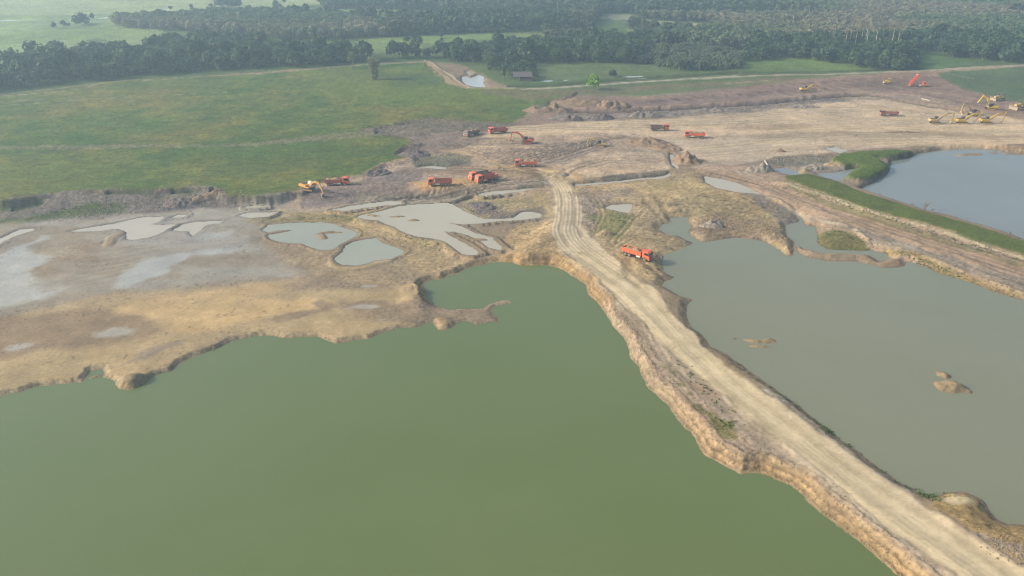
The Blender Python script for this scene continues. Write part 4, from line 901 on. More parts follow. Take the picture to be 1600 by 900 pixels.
# drowned twiggy shrubs at the lake edge
for i, (px, py, h) in enumerate(((1443, 331, 3.4), (1409, 315, 2.1), (1424, 323, 1.6), (1455, 334, 1.6), (1466, 334, 2.2), (1510, 346, 1.8), (1577, 369, 1.8), (1374, 306, 1.3), (1599, 372, 2.6))):
    p = G(px, py, 1.4); r = np.random.RandomState(40 + i); T = []
    for j in range(14 if h > 3 else 8):
        a = r.rand() * 6.28; l = h * (.6 + .4 * r.rand()); q = l * .55 * r.rand()
        T.append(tube([(0, 0, -.4), (q * .4 * math.cos(a), q * .4 * math.sin(a), l * .5), (q * math.cos(a), q * math.sin(a), l)], [.05, .035, .012], 3))
        for _ in range(2): b = a + r.normal() * .8; T.append(tube([(q * .5 * math.cos(a), q * .5 * math.sin(a), l * .6), (q * math.cos(b) * 1.1, q * math.sin(b) * 1.1, l * .95)], [.025, .01], 3))
    v, f, _ = join(T); o = mesh_np('bare_shrub', v, f, BARK); o.location = p
    tag(o, 'tallest bare twiggy shrub standing at the edge of the blue upper lake' if h > 3 else 'small bare twiggy shrub along the grassy edge of the upper lake', 'shrub', None if h > 3 else 'small bare shrubs by the upper lake')
# reeds and weeds on the banks
def tufts(name, lines, n, size, mat, seed):
    r = np.random.RandomState(seed); V = []; F = []; k = 0
    for s, wd, cnt in lines:
        P = curve(UP(A(s), 1.6), 4); sg = np.linalg.norm(np.diff(P, axis=0), axis=1); cum = np.concatenate([[0], np.cumsum(sg)])
        for _ in range(cnt):
            q = r.rand() * cum[-1]; i = min(np.searchsorted(cum, q) - 1, len(sg) - 1); i = max(i, 0); c = P[i] + (P[i + 1] - P[i]) * ((q - cum[i]) / sg[i]) + r.normal(size=2) * wd
            z = ground_z(c[0], c[1])
            for j in range(7):
                a = r.rand() * 6.28; h = size * (.5 + r.rand()); d = np.array((math.cos(a), math.sin(a), 0)); o_ = np.array((c[0], c[1], z - .05)) + d * .15 * r.rand()
                e = np.array((-d[1], d[0], 0)) * .09; tip = o_ + d * h * .6 + np.array((0, 0, h))
                V += [o_ - e, o_ + e, tip + e * .4, tip - e * .4]; F.append((k, k + 1, k + 2, k + 3)); k += 4
    o = mesh_np(name, V, F, mat); tag(o, kind='stuff')
tufts('bank_weeds', [('1150,566 1215,613 1265,649 1295,670 1350,712 1400,748 1432,766 1460,773', .35, 70), ('1432,765 1450,771 1468,772', .9, 60), ('1290,668 1300,676', .5, 30), ('1055,567 1075,585 1100,612 1135,648', 1.0, 45), ('1125,660 1150,672', .8, 26),
      ('1280,372 1310,370 1340,378 1360,386', 1.8, 70), ('1410,398 1440,410 1500,432', .8, 120), ('945,345 965,350 985,345', 2.0, 40), ('1230,287 1300,318 1400,350 1500,384 1600,414', .9, 300),
      ('440,338 500,334 560,340', 1.2, 50), ('620,362 650,374 690,386', 1.4, 60), ('60,332 110,325 170,318', 2.0, 120)], 0, .20, L_MID, 5)
# ------------------------------------------------------------------ machines
class MB:
    def __init__(s): s.V = []; s.F = []
    def add(s, V, F):
        o = len(s.V); s.V += [tuple(v) for v in V]; s.F += [tuple(i + o for i in f) for f in F]; return s
    def box(s, x0, x1, y0, y1, z0, z1, taper=0.0):
        t = taper
        return s.add([(x0, y0, z0), (x1, y0, z0), (x1, y1, z0), (x0, y1, z0), (x0 + t, y0 + t, z1), (x1 - t, y0 + t, z1), (x1 - t, y1 - t, z1), (x0 + t, y1 - t, z1)],
                     [(3, 2, 1, 0), (4, 5, 6, 7), (0, 1, 5, 4), (1, 2, 6, 5), (2, 3, 7, 6), (3, 0, 4, 7)])
    def prism(s, prof, y0, y1):
        "closed x-z outline pushed from y0 to y1"
        n = len(prof); V = [(x, y0, z) for x, z in prof] + [(x, y1, z) for x, z in prof]
        return s.add(V, [tuple(range(n)), tuple(range(2 * n - 1, n - 1, -1))] + [(i, i + n, (i + 1) % n + n, (i + 1) % n) for i in range(n)])
    def cyl(s, c, r, h, axis='y', k=14, r2=None):
        r2 = r if r2 is None else r2; V = []
        for q, rr in ((-h / 2, r), (h / 2, r2)):
            for i in range(k):
                a = 2 * math.pi * i / k; u, v = rr * math.cos(a), rr * math.sin(a)
                V.append({'y': (c[0] + u, c[1] + q, c[2] + v), 'z': (c[0] + u, c[1] + v, c[2] + q), 'x': (c[0] + q, c[1] + u, c[2] + v)}[axis])
        return s.add(V, [tuple(range(k)), tuple(range(2 * k - 1, k - 1, -1))] + [(i, (i + 1) % k, (i + 1) % k + k, i + k) for i in range(k)])
    def tube(s, pts, r, k=6):
        V, F = tube(pts, [r] * len(pts), k); s.add(V, F); n = len(pts) * k
        o = len(s.V) - n; s.F += [tuple(range(o, o + k)), tuple(range(len(s.V) - 1, len(s.V) - k - 1, -1))]; return s
    def mesh(s, name, bevel=.03):
        b = bmesh.new(); vs = [b.verts.new(v) for v in s.V]
        for f in s.F:
            try: b.faces.new([vs[i] for i in f])
            except ValueError: pass
        bmesh.ops.recalc_face_normals(b, faces=b.faces)
        if bevel: bmesh.ops.bevel(b, geom=[e for e in b.edges if e.calc_length() > bevel * 4 and len(e.link_faces) == 2 and e.calc_face_angle(0) > .6], offset=bevel, segments=1, affect='EDGES')
        me = bpy.data.meshes.new(name); b.to_mesh(me); b.free(); return me
CACHE = {}
def part(name, key, build, mat, parent, loc=(0, 0, 0), rot=(0, 0, 0), bevel=.03):
    k = (key, mat.name)
    if k not in CACHE:
        me = build().mesh(name, bevel); me.materials.append(mat); CACHE[k] = me
    o = bpy.data.objects.new(name, CACHE[k]); COL.objects.link(o); o.parent = parent; o.location = loc; o.rotation_euler = rot; return o
ORANGE = paint('orange_red_paint', (228, 100, 54), .45, .28); ORANGE_D = paint('dusty_orange_paint', (205, 98, 66), .6, .35, (.42, .30, .22)); RUST = paint('faded_red_paint', (165, 82, 66), .7, .5, (.38, .26, .20))
BEDDIRTY = paint('dirty_brown_steel', (134, 106, 92), .8, .45, (.26, .2, .15)); BEDRED = paint('worn_red_steel', (198, 90, 62), .6, .5, (.28, .20, .15))
YEL = paint('yellow_paint', (214, 172, 40), .5, .32); YEL_D = paint('dusty_yellow_paint', (196, 164, 84), .7, .45, (.36, .29, .18)); YEL_B = paint('bright_yellow_paint', (240, 196, 10), .35, .08); OCH = paint('orange_yellow_paint', (216, 154, 60), .55, .3)
REDX = paint('red_orange_paint', (208, 78, 52), .5, .25); DARK = paint('dark_steel', (44, 42, 42), .7, .4); RUBBER = paint('tyre_rubber', (34, 32, 31), .9, .5); RIM = paint('dusty_rim', (150, 132, 112), .7, .4)
GLASS, t_, b_ = nodes('cab_glass'); b_.inputs['Base Color'].default_value = (.02, .03, .035, 1); b_.inputs['Roughness'].default_value = .08
PALEGLASS, t_, b_ = nodes('glare_painted_glass'); b_.inputs['Base Color'].default_value = (.25, .24, .21, 1); b_.inputs['Roughness'].default_value = .12  # bright windshield reflection painted in as a pale base colour
LAMP, t_, b_ = nodes('lamp_lens'); b_.inputs['Base Color'].default_value = (.75, .72, .65, 1); b_.inputs['Roughness'].default_value = .15
CREAM = paint('cream_panel', (222, 214, 196), .6, .15); SOILM = paint('loose_soil', (150, 124, 88), .95, .3, (.2, .15, .1), scale=2.5)
def root(name, px, py, heading, label, cat, group=None, dz=0.0):
    "heading: direction of travel in the place, degrees anticlockwise from right"
    p = G(px, py); e = bpy.data.objects.new(name, None); COL.objects.link(e); e.location = p + Vector((0, 0, dz)); 
    h = math.radians(heading)
    a = ground_z(p.x + 2.5 * math.cos(h), p.y + 2.5 * math.sin(h)); c = ground_z(p.x - 2.5 * math.cos(h), p.y - 2.5 * math.sin(h))
    pitch = max(-.08, min(.08, math.atan2(a - c, 5.0))); e.location.z = (a + c) / 2 + dz
    e.rotation_euler = (0, -pitch, h); tag(e, label, cat, group); return e
def wheel(parent, x, y, dual=False):
    wd = .62 if dual else .34
    w_ = part('wheel', f'wheel{dual}', lambda: MB().cyl((0, 0, 0), .53, wd, 'y', 18), RUBBER, parent, (x, y, .53), bevel=.04)
    sgn = 1 if y > 0 else -1
    part('rim', f'rim{dual}{sgn}', lambda: MB().cyl((0, sgn * wd * .5, 0), .27, .07, 'y', 12).cyl((0, sgn * wd * .54, 0), .12, .12, 'y', 8), RIM, w_, bevel=0)
def truck(px, py, heading, label, cabm=ORANGE, bedm=ORANGE, glass=GLASS, tip=0, axles=3, load=None, ribs=True):
    r = root('dump_truck', px, py, heading, label, 'truck'); r.scale = (.92,) * 3
    part('chassis', 'chassis', lambda: MB().box(-4.0, 3.9, -.48, -.30, .72, .98).box(-4.0, 3.9, .30, .48, .72, .98).box(-3.9, -3.7, -.3, .3, .72, .95).box(-1.2, -1.0, -.3, .3, .72, .95).box(1.6, 1.8, -.3, .3, .72, .95)
         .cyl((-2.1, 0, .55), .12, 2.0, 'y').cyl((-3.4, 0, .55), .12, 2.0, 'y').cyl((2.9, 0, .55), .10, 2.0, 'y').box(-4.05, -3.95, -1.15, 1.15, .55, .72), DARK, r)
    part('fuel_tank', 'tank', lambda: MB().cyl((.9, -.95, .82), .31, 1.2, 'x', 12).box(.2, 1.7, .62, 1.1, .55, 1.05), CREAM, r)
    cab = part('cab', 'cab', lambda: MB().prism([(2.15, .75), (4.28, .75), (4.34, 1.55), (4.22, 1.75), (3.98, 2.72), (3.72, 2.86), (2.2, 2.90), (2.15, 2.8)], -1.22, 1.22), cabm, r, bevel=.06)
    part('windshield', 'wsh', lambda: MB().prism([(4.215, 1.80), (4.235, 1.80), (4.02, 2.62), (4.0, 2.62)], -1.06, 1.06), glass, cab, bevel=0)
    for sg in (-1, 1):
        part('side_window', f'sw{sg}', lambda: MB().prism([(2.75, 1.85), (3.98, 1.85), (3.78, 2.55), (2.75, 2.55)], sg * 1.225 - .012, sg * 1.225 + .012), GLASS, cab, bevel=0)
        part('headlight', f'hl{sg}', lambda: MB().box(4.28, 4.36, sg * .98 - .17, sg * .98 + .17, .98, 1.16), LAMP, cab, bevel=0)
        part('mirror', f'mi{sg}', lambda: MB().box(4.02, 4.16, sg * 1.44 - .11, sg * 1.44 + .11, 1.85, 2.45).tube([(4.0, sg * 1.2, 2.5), (4.1, sg * 1.44, 2.5)], .03), DARK, cab, bevel=0)
        part('mudguard', f'mg{sg}', lambda: MB().prism([(2.2, .78), (2.32, 1.15), (2.6, 1.28), (3.2, 1.28), (3.5, 1.12), (3.6, .78), (3.5, .78), (3.4, 1.05), (3.15, 1.18), (2.65, 1.18), (2.42, 1.05), (2.3, .78)], sg * 1.24 - .03, sg * 1.24 + .03), DARK, cab, bevel=0)
    part('grille', 'gr', lambda: MB().box(4.31, 4.37, -.7, .7, 1.2, 1.5).box(4.31, 4.375, -.75, .75, 1.02, 1.1), DARK, cab, bevel=0)
    part('bumper', 'bu', lambda: MB().box(4.05, 4.42, -1.24, 1.24, .48, .88), cabm, r)
    part('sun_visor', 'sv', lambda: MB().prism([(3.95, 2.78), (4.3, 2.66), (4.3, 2.71), (3.95, 2.84)], -1.1, 1.1), cabm, cab, bevel=0)
    hx, hz = -4.0, 1.05                                                                # rear hinge
    bed = part('dump_bed', 'bed' + str(ribs), lambda: MB().box(-.2, 5.75, -1.2, 1.2, .02, .12).prism([(-.2, .1), (5.75, .1), (5.75, 1.22), (-.35, 1.22)], -1.24, -1.16).prism([(-.2, .1), (5.75, .1), (5.75, 1.22), (-.35, 1.22)], 1.16, 1.24)
         .box(5.66, 5.76, -1.2, 1.2, .1, 1.65).box(-.1, 5.6, -.42, -.28, -.1, .02).box(-.1, 5.6, .28, .42, -.1, .02), bedm, r, (hx, 0, hz), (0, -math.radians(tip), 0))
    part('cab_guard', 'cg', lambda: MB().box(5.7, 6.5, -1.22, 1.22, 1.88 - .3, 1.66), bedm, bed)
    part('tailgate', 'tg', lambda: MB().prism([(-.24, .06), (-.16, .06), (-.33, 1.2), (-.41, 1.2)], -1.18, 1.18).box(-.42, -.34, -1.2, -1.1, .1, 1.25).box(-.42, -.34, 1.1, 1.2, .1, 1.25), bedm, bed, rot=(0, math.radians(-tip * .8) if tip else 0, 0), bevel=.015)
    for sg in (-1, 1):
        for i in range(7): part('side_rib', f'rib{sg}', lambda: MB().box(-.05, .05, sg * 1.27 - .04, sg * 1.27 + .04, .06, 1.2), bedm, bed, (.35 + i * .85, 0, 0), bevel=0)
        part('top_rail', f'tr{sg}', lambda: MB().box(-.35, 5.78, sg * 1.22 - .07, sg * 1.22 + .07, 1.2, 1.30), bedm, bed, bevel=0)
    if tip:
        a = math.radians(tip); q = Vector((hx + 4.6 * math.cos(a), 0, hz + 4.6 * math.sin(a)))
        part('hoist_ram', f'ram{tip}', lambda: MB().tube([(1.2, 0, .95), (q.x * .55 + 1.2 * .45, 0, q.z * .55 + .95 * .45)], .16, 8).tube([(1.2, 0, .95), tuple(q)], .09, 8), CREAM, r, bevel=0)
    for x, dual in (((2.95, False),) + (((1.35, False),) if axles == 4 else ()) + ((-1.9, True), (-3.15, True))):
        for sg in (-1, 1): wheel(r, x, sg * (.95 if dual else 1.05), dual)
    if load:
        nx, ny = 22, 10; V = []; F = []; rr = np.random.RandomState(len(label))
        for i in range(nx):
            for j in range(ny):
                x = .1 + 5.4 * i / (nx - 1); y = -1.1 + 2.2 * j / (ny - 1); e = min(1, min(i, nx - 1 - i) / 4, min(j, ny - 1 - j) / 2.5)
                V.append((x - 4.0, y, 1.05 + 1.0 + .5 * e * (1 + .35 * math.sin(x * 2.1)) + .08 * rr.rand()))
        for i in range(nx - 1):
            for j in range(ny - 1): k = i * ny + j; F.append((k, k + ny, k + ny + 1, k + 1))
        L = mesh_np('soil_load', V, F, SOILM, smooth=True); L.matrix_world = Matrix.LocRotScale(r.location, r.rotation_euler, r.scale); tag(L, load, 'soil')
    return r
truck(995, 402, -36, 'bright orange dump truck full of sand, standing beside the causeway near the lake', axles=3, load='brown sand heaped in the bed of the orange truck beside the lake')
truck(1030, 203.5, 2, 'orange cabbed dump truck with a dirty brown bed, facing right on the beige plain', bedm=BEDDIRTY, load=None)
truck(1085, 215, 172, 'clean orange dump truck facing left on the beige plain, right of the brown bedded one', load='sandy soil in the bed of the clean orange truck on the plain')
truck(1388, 181, 176, 'faded dusty red dump truck parked alone on the plain, facing left, heaped high', cabm=RUST, bedm=RUST, load='brown soil heaped in the faded red truck alone on the plain')
truck(1434, 135, -8, 'red dump truck tipping with its bed raised steeply near the far green field', bedm=ORANGE, tip=52)
truck(737, 212, 232, 'dusty brown dump truck seen from its front, leftmost by the field corner', cabm=BEDDIRTY, bedm=BEDDIRTY, load='brown soil in the dusty truck at the field corner')
truck(778, 208, 200, 'red dump truck facing left just behind the red excavator', bedm=BEDRED)
truck(688, 289.5, 184, 'red dump truck facing left in the row of waiting trucks, left of the pair', bedm=BEDRED)
truck(750, 279, 213, 'rear truck of the pair side by side, mostly hidden behind its neighbour', glass=PALEGLASS, bedm=BEDDIRTY)
truck(760, 283, 213, 'front truck of the pair side by side, orange cab with pale windshield', glass=PALEGLASS, bedm=BEDRED)
truck(822, 260, 177, 'dusty orange dump truck facing left, on the tracks above the road bend', cabm=ORANGE_D, bedm=ORANGE_D, load='pale soil in the dusty orange truck above the road bend')
truck(527, 289, 6, 'red dump truck being loaded beside the excavator at the grass edge', bedm=BEDRED, axles=4, load='grey mud in the truck being loaded at the grass edge')

def plate(prof_pts, widths):
    "outline of a beam following x-z points with given depths"
    up = []; dn = []
    for i, p in enumerate(prof_pts):
        a = Vector(prof_pts[max(i - 1, 0)]); c = Vector(prof_pts[min(i + 1, len(prof_pts) - 1)]); d = (c - a).normalized(); n = Vector((-d.y, d.x)) * widths[i] / 2
        up.append((p[0] + n.x, p[1] + n.y)); dn.append((p[0] - n.x, p[1] - n.y))
    return up + dn[::-1]
def excavator(px, py, heading, label, paintm, elbow, wrist, curl=0.0, swing=0, cabm=None, size=1.0):
    r = root('excavator', px, py, heading - swing, label, 'excavator'); r.scale = (size,) * 3
    for sg in (-1, 1):
        tk = part('track', 'xtrack', lambda: MB().prism([(-2.0, .25), (-1.75, .02), (1.75, .02), (2.0, .25), (2.05, .55), (1.8, .85), (-1.8, .85), (-2.05, .55)], -.28, .28), DARK, r, (0, sg * 1.15, 0))
        part('track_frame', f'xtf{sg}', lambda: MB().box(-1.5, 1.5, sg * .29 - .03, sg * .29 + .03, .28, .62), paintm, tk, bevel=0)
        for x in (-1.7, 1.7): part('sprocket', f'spk{sg}', lambda: MB().cyl((0, sg * .3, .44), .30, .08, 'y', 12), RIM, tk, (x, 0, 0), bevel=0)
    part('undercarriage', 'xund', lambda: MB().box(-1.0, 1.0, -.9, .9, .4, .8).cyl((0, 0, .92), .65, .25, 'z', 16), DARK, r)
    hs = part('house', 'xhouse', lambda: MB().prism([(-2.45, 1.1), (1.35, 1.05), (1.35, 1.35), (.4, 1.4), (.2, 1.95), (-1.9, 2.05), (-2.4, 1.9), (-2.6, 1.5)], -1.3, 1.3), paintm, r, (0, 0, 0), (0, 0, math.radians(swing)), bevel=.07)
    part('counterweight', 'xcw', lambda: MB().prism([(-2.95, 1.15), (-2.4, 1.05), (-2.35, 2.0), (-2.7, 1.95), (-2.98, 1.7)], -1.28, 1.28), paintm, hs, bevel=.08)
    part('engine_hood', 'xhood', lambda: MB().box(-2.3, -1.0, -1.0, 1.0, 2.03, 2.22).cyl((-1.5, -.6, 2.4), .07, .5, 'z', 8), DARK, hs)
    cb = part('cab', 'xcab', lambda: MB().prism([(-.45, 1.4), (1.4, 1.3), (1.35, 1.9), (1.05, 2.85), (.9, 2.95), (-.4, 2.95)], .42, 1.3), cabm or DARK, hs, bevel=.05)
    part('front_window', 'xfw', lambda: MB().prism([(1.37, 1.9), (1.395, 1.9), (1.10, 2.82), (1.075, 2.82)], .5, 1.22), GLASS, cb, bevel=0)
    part('side_window', 'xsw', lambda: MB().prism([(-.3, 1.95), (1.15, 1.95), (.92, 2.8), (-.3, 2.8)], 1.30, 1.325), GLASS, cb, bevel=0)
    P0 = (.75, 1.75); ex, ez = elbow; wx_, wz = wrist
    mx, mz = (P0[0] * .45 + ex * .55) - .25 * (ez - 1.5) * .25, (P0[1] * .35 + ez * .65) + .75
    part('boom', f'boom{elbow}{wrist}', lambda: MB().prism(plate([P0, (P0[0] * .7 + mx * .3, P0[1] * .6 + mz * .4), (mx, mz), (mx * .45 + ex * .55, mz * .5 + ez * .5 + .1), (ex, ez)], [.38, .52, .66, .48, .30]), -.19, .19), paintm, hs, bevel=.02)
    sx, sz = ex + (ex - wx_) * .22, ez + (ez - wz) * .22
    stk = part('stick', f'stick{elbow}{wrist}', lambda: MB().prism(plate([(sx, sz), (ex, ez), (wx_, wz)], [.22, .5, .24]), -.15, .15), paintm, hs, bevel=.02)
    part('boom_cylinder', f'bcyl{elbow}', lambda: MB().tube([(1.2, -.3, 1.45), (mx * .55 + 1.2 * .45, -.3, mz * .5 + 1.45 * .4)], .09, 6).tube([(1.2, .3, 1.45), (mx * .55 + 1.2 * .45, .3, mz * .5 + 1.45 * .4)], .09, 6).tube([(1.2, -.3, 1.45), (mx * .9, -.3, mz - .2)], .05, 6).tube([(1.2, .3, 1.45), (mx * .9, .3, mz - .2)], .05, 6), RIM, hs, bevel=0)
    part('stick_cylinder', f'scyl{elbow}{wrist}', lambda: MB().tube([(mx, 0, mz + .4), ((mx + sx) / 2, 0, (mz + .4 + sz) / 2 + .05)], .10, 6).tube([(mx, 0, mz + .4), (sx, 0, sz)], .05, 6), RIM, hs, bevel=0)
    c, s_ = math.cos(curl), math.sin(curl); prof = [(0, .15), (-.35, .1), (-.75, -.25), (-.85, -.8), (-.5, -1.15), (.05, -1.2), (-.15, -.95), (-.5, -.75), (-.45, -.4), (.15, -.1)]
    prof = [(wx_ + x * c + z * s_, wz - x * s_ + z * c) for x, z in prof]
    bk = part('bucket', f'bucket{elbow}{wrist}{curl}', lambda: MB().prism(prof, -.55, .55), RIM if paintm is not YEL_D else YEL_D, hs, bevel=.02)
    part('bucket_link', f'bl{elbow}{wrist}', lambda: MB().tube([((ex + wx_) / 2, 0, (ez + wz) / 2 + .3), (wx_ - .2, 0, wz + .25)], .07, 6), RIM, hs, bevel=0)
    return r
excavator(481, 297, -32, 'orange yellow excavator digging at the grass edge, arm reaching down to the right', OCH, (5.2, 3.3), (7.0, .3), -.2, swing=-25, cabm=CREAM)
excavator(823, 224, 178, 'red excavator with its arm stretched left behind the orange trucks', REDX, (5.9, 4.2), (6.6, 1.2), .3)
excavator(1258, 143.5, 4, 'dusty yellow excavator far off beside the dark ditch, low arm reaching right', YEL, (5.4, 3.3), (8.0, 1.0), .2)
excavator(1461, 193, 0, 'dusty yellow excavator, leftmost of the three parked in a row', YEL_D, (7.2, 4.4), (7.2, 1.2), .1)
excavator(1503, 193, 0, 'yellow excavator, middle one of the three parked in a row', YEL, (7.2, 4.3), (5.6, 1.2), -.2)
excavator(1541, 193, 0, 'yellow excavator, rightmost of the three parked in a row', YEL, (7.4, 4.5), (6.9, 1.2), .1)
excavator(1520, 181, 184, 'dusty yellow excavator behind the parked row with its arm folded left and bucket down', YEL_D, (5.6, 4.9), (6.2, 1.6), .6)
excavator(1547, 171, 176, 'clean bright yellow excavator with its arm raised highest of all', YEL_B, (4.6, 6.0), (6.4, 3.0), .9)
excavator(938, 228.5, 170, 'small dark cabbed excavator alone on the beige mound with a thin dusty arm', YEL_D, (5.4, 3.8), (6.3, 1.0), .2, size=.85)

def dozer(px, py, heading, label, paintm, size=1.0, canopy=True):
    r = root('bulldozer', px, py, heading, label, 'bulldozer'); r.scale = (size,) * 3
    for sg in (-1, 1):
        tk = part('track', 'dtrack', lambda: MB().prism([(-1.6, .3), (-1.3, .02), (1.2, .02), (1.55, .3), (1.5, .7), (1.1, .95), (-1.2, 1.1), (-1.6, .8)], -.27, .27), DARK, r, (0, sg * .98, 0))
        part('track_frame', f'dtf{sg}', lambda: MB().box(-1.1, 1.1, sg * .28 - .03, sg * .28 + .03, .25, .6), paintm, tk, bevel=0)
        part('push_arm', f'dpa{sg}', lambda: MB().prism([(-.4, .4), (2.25, .35), (2.25, .6), (-.4, .65)], sg * 1.34 - .07, sg * 1.34 + .07), paintm, r, bevel=0)
    part('body', 'dbody', lambda: MB().box(-1.5, .1, -.7, .7, .6, 1.45).prism([(.1, .7), (1.7, .7), (1.75, 1.55), (.1, 1.75)], -.48, .48), paintm, r)
    part('seat', 'dseat', lambda: MB().box(-.9, -.4, -.3, .3, 1.45, 1.6).box(-1.0, -.88, -.3, .3, 1.55, 2.1), DARK, r)
    cn = part('canopy', 'dcan', lambda: MB().box(-1.35, .25, -.85, .85, 2.75, 2.85), DARK if canopy else paintm, r)
    for x in (-1.25, .12):
        for y in (-.76, .76): part('post', 'dpost', lambda: MB().box(-.05, .05, -.05, .05, 1.4, 2.75), DARK if canopy else paintm, cn, (x, y, 0), bevel=0)
    part('blade', 'dblade', lambda: MB().prism([(2.3, .05), (2.42, .05), (2.22, .5), (2.25, .9), (2.45, 1.25), (2.32, 1.25), (2.12, .9), (2.1, .45)], -1.65, 1.65), RIM, r, bevel=.015)
    part('exhaust', 'dexh', lambda: MB().cyl((1.2, 0, 2.0), .06, .9, 'z', 8), DARK, r, bevel=0)
    part('ripper', 'drip', lambda: MB().box(-2.1, -1.5, -.5, .5, .6, .85).prism([(-2.1, .8), (-1.95, .8), (-1.85, .1), (-1.95, .1)], -.08, .08), DARK, r, bevel=0)
    return r
dozer(1387, 130.5, 170, 'small yellow bulldozer far off, left of the tipping truck', YEL, 1.0, False)
dozer(1560, 157, 186, 'pale dusty bulldozer with dark roof at the edge of the right green field', YEL_D, 1.35)
dozer(1593, 171, 190, 'dusty bulldozer with a large dark canopy, nearest the right edge of the photo', YEL_D, 1.6)

# ------------------------------------------------------------------ person at the lake's edge
def skin_fig(name, verts, edges, rad, mat, parent=None, rootv=0, sub=1):
    me = bpy.data.meshes.new(name); me.from_pydata(verts, edges, []); o = bpy.data.objects.new(name, me); COL.objects.link(o)
    sm = o.modifiers.new('skin', 'SKIN')
    for i, q in enumerate(me.skin_vertices[0].data): q.radius = (rad[i], rad[i]) if not hasattr(rad[i], '__len__') else rad[i]; q.use_root = (i == rootv)
    ss = o.modifiers.new('sub', 'SUBSURF'); ss.levels = sub; ss.render_levels = sub
    dg = bpy.context.evaluated_depsgraph_get(); ev = o.evaluated_get(dg); m2 = bpy.data.meshes.new_from_object(ev); o.modifiers.clear(); o.data = m2; m2.materials.clear(); m2.materials.append(mat)
    for p in m2.polygons: p.use_smooth = True
    if parent: o.parent = parent
    return o
SKIN = paint('skin', (150, 105, 80), .6, .0); SHIRT = paint('blue_cloth', (48, 70, 165), .85, .1); TROUS = paint('dark_cloth', (52, 56, 84), .9, .1); HAIR = paint('black_hair', (24, 20, 18), .8, 0)
bv = [(0, 0, .95), (0, 0, 1.18), (0, 0, 1.40), (.01, 0, 1.50), (.02, 0, 1.64), (0, .18, 1.40), (.03, .24, 1.14), (.12, .22, .90), (.17, .21, .80), (0, -.18, 1.40), (-.02, -.25, 1.14), (.08, -.25, .90), (.12, -.25, .80),
      (0, .10, .88), (.03, .12, .48), (-.02, .12, .08), (.14, .13, .04), (0, -.10, .88), (.02, -.13, .48), (-.05, -.14, .08), (.11, -.15, .04)]
be = [(0, 1), (1, 2), (2, 3), (3, 4), (2, 5), (5, 6), (6, 7), (7, 8), (2, 9), (9, 10), (10, 11), (11, 12), (0, 13), (13, 14), (14, 15), (15, 16), (0, 17), (17, 18), (18, 19), (19, 20)]
br = [.13, .12, .13, .055, .10, .06, .045, .035, .03, .06, .045, .035, .03, .085, .06, .04, .035, .085, .06, .04, .035]
pe = G(1035, 407); person = skin_fig('person', bv, be, br, SKIN); person.location = pe; person.rotation_euler = (0, 0, math.radians(-120))
tag(person, 'person in a blue shirt and dark trousers standing at the edge of the grey lake', 'person')
sh = skin_fig('shirt', [bv[i] for i in (0, 1, 2, 5, 6, 9, 10)], [(0, 1), (1, 2), (2, 3), (3, 4), (2, 5), (5, 6)], [.15, .145, .15, .075, .06, .075, .06], SHIRT, person)
tr = skin_fig('trousers', [bv[i] for i in (0, 13, 14, 15, 17, 18, 19)], [(0, 1), (1, 2), (2, 3), (0, 4), (4, 5), (5, 6)], [.145, .10, .075, .06, .10, .075, .06], TROUS, person)
hb = bmesh.new(); bmesh.ops.create_icosphere(hb, subdivisions=2, radius=.118)
for v in hb.verts: v.co = Vector((v.co.x * .98 - .015, v.co.y * .88, max(v.co.z, -.02) + 1.67))
hm = bpy.data.meshes.new('hair'); hb.to_mesh(hm); hb.free(); hm.materials.append(HAIR); ho_ = bpy.data.objects.new('hair', hm); COL.objects.link(ho_); ho_.parent = person

# ------------------------------------------------------------------ hut by the channel
TIN = paint('grey_thatch', (96, 90, 88), .85, .4, (.10, .09, .08)); WOOD = paint('old_timber', (120, 100, 80), .9, .4)
hr = bpy.data.objects.new('field_hut', None); COL.objects.link(hr); hr.location = G(816, 125); hr.rotation_euler = (0, 0, .05); tag(hr, 'small open hut with a grey gabled roof among bushes beside the water strip', 'hut')
def roofm():
    m = MB()
    for sg in (-1, 1): m.add([(-5.4, sg * 3.4, 2.3), (5.4, sg * 3.4, 2.3), (5.2, 0, 4.6), (-5.2, 0, 4.6), (-5.4, sg * 3.4, 2.15), (5.4, sg * 3.4, 2.15), (5.2, 0, 4.45), (-5.2, 0, 4.45)], [(0, 1, 2, 3), (7, 6, 5, 4), (0, 4, 5, 1), (1, 5, 6, 2), (3, 2, 6, 7), (0, 3, 7, 4)])
    return m
part('roof', 'hroof2', roofm, TIN, hr, bevel=0)
for x in (-4.8, -1.6, 1.6, 4.8):
    for y in (-2.8, 2.8): part('post', 'hpost', lambda: MB().box(-.1, .1, -.1, .1, -.3, 2.5), WOOD, hr, (x, y, 0), bevel=0)
part('wall', 'hwall', lambda: MB().box(-1.5, 4.7, 2.6, 2.7, 0, 2.3).box(4.6, 4.7, -2.7, 2.55, 0, 2.3).box(-1.55, -1.45, -2.7, 2.55, 0, 2.3), WOOD, hr, bevel=0)
part('low_wall', 'hlow', lambda: MB().box(-1.3, 4.5, -2.72, -2.62, 0, .9), WOOD, hr, bevel=0)

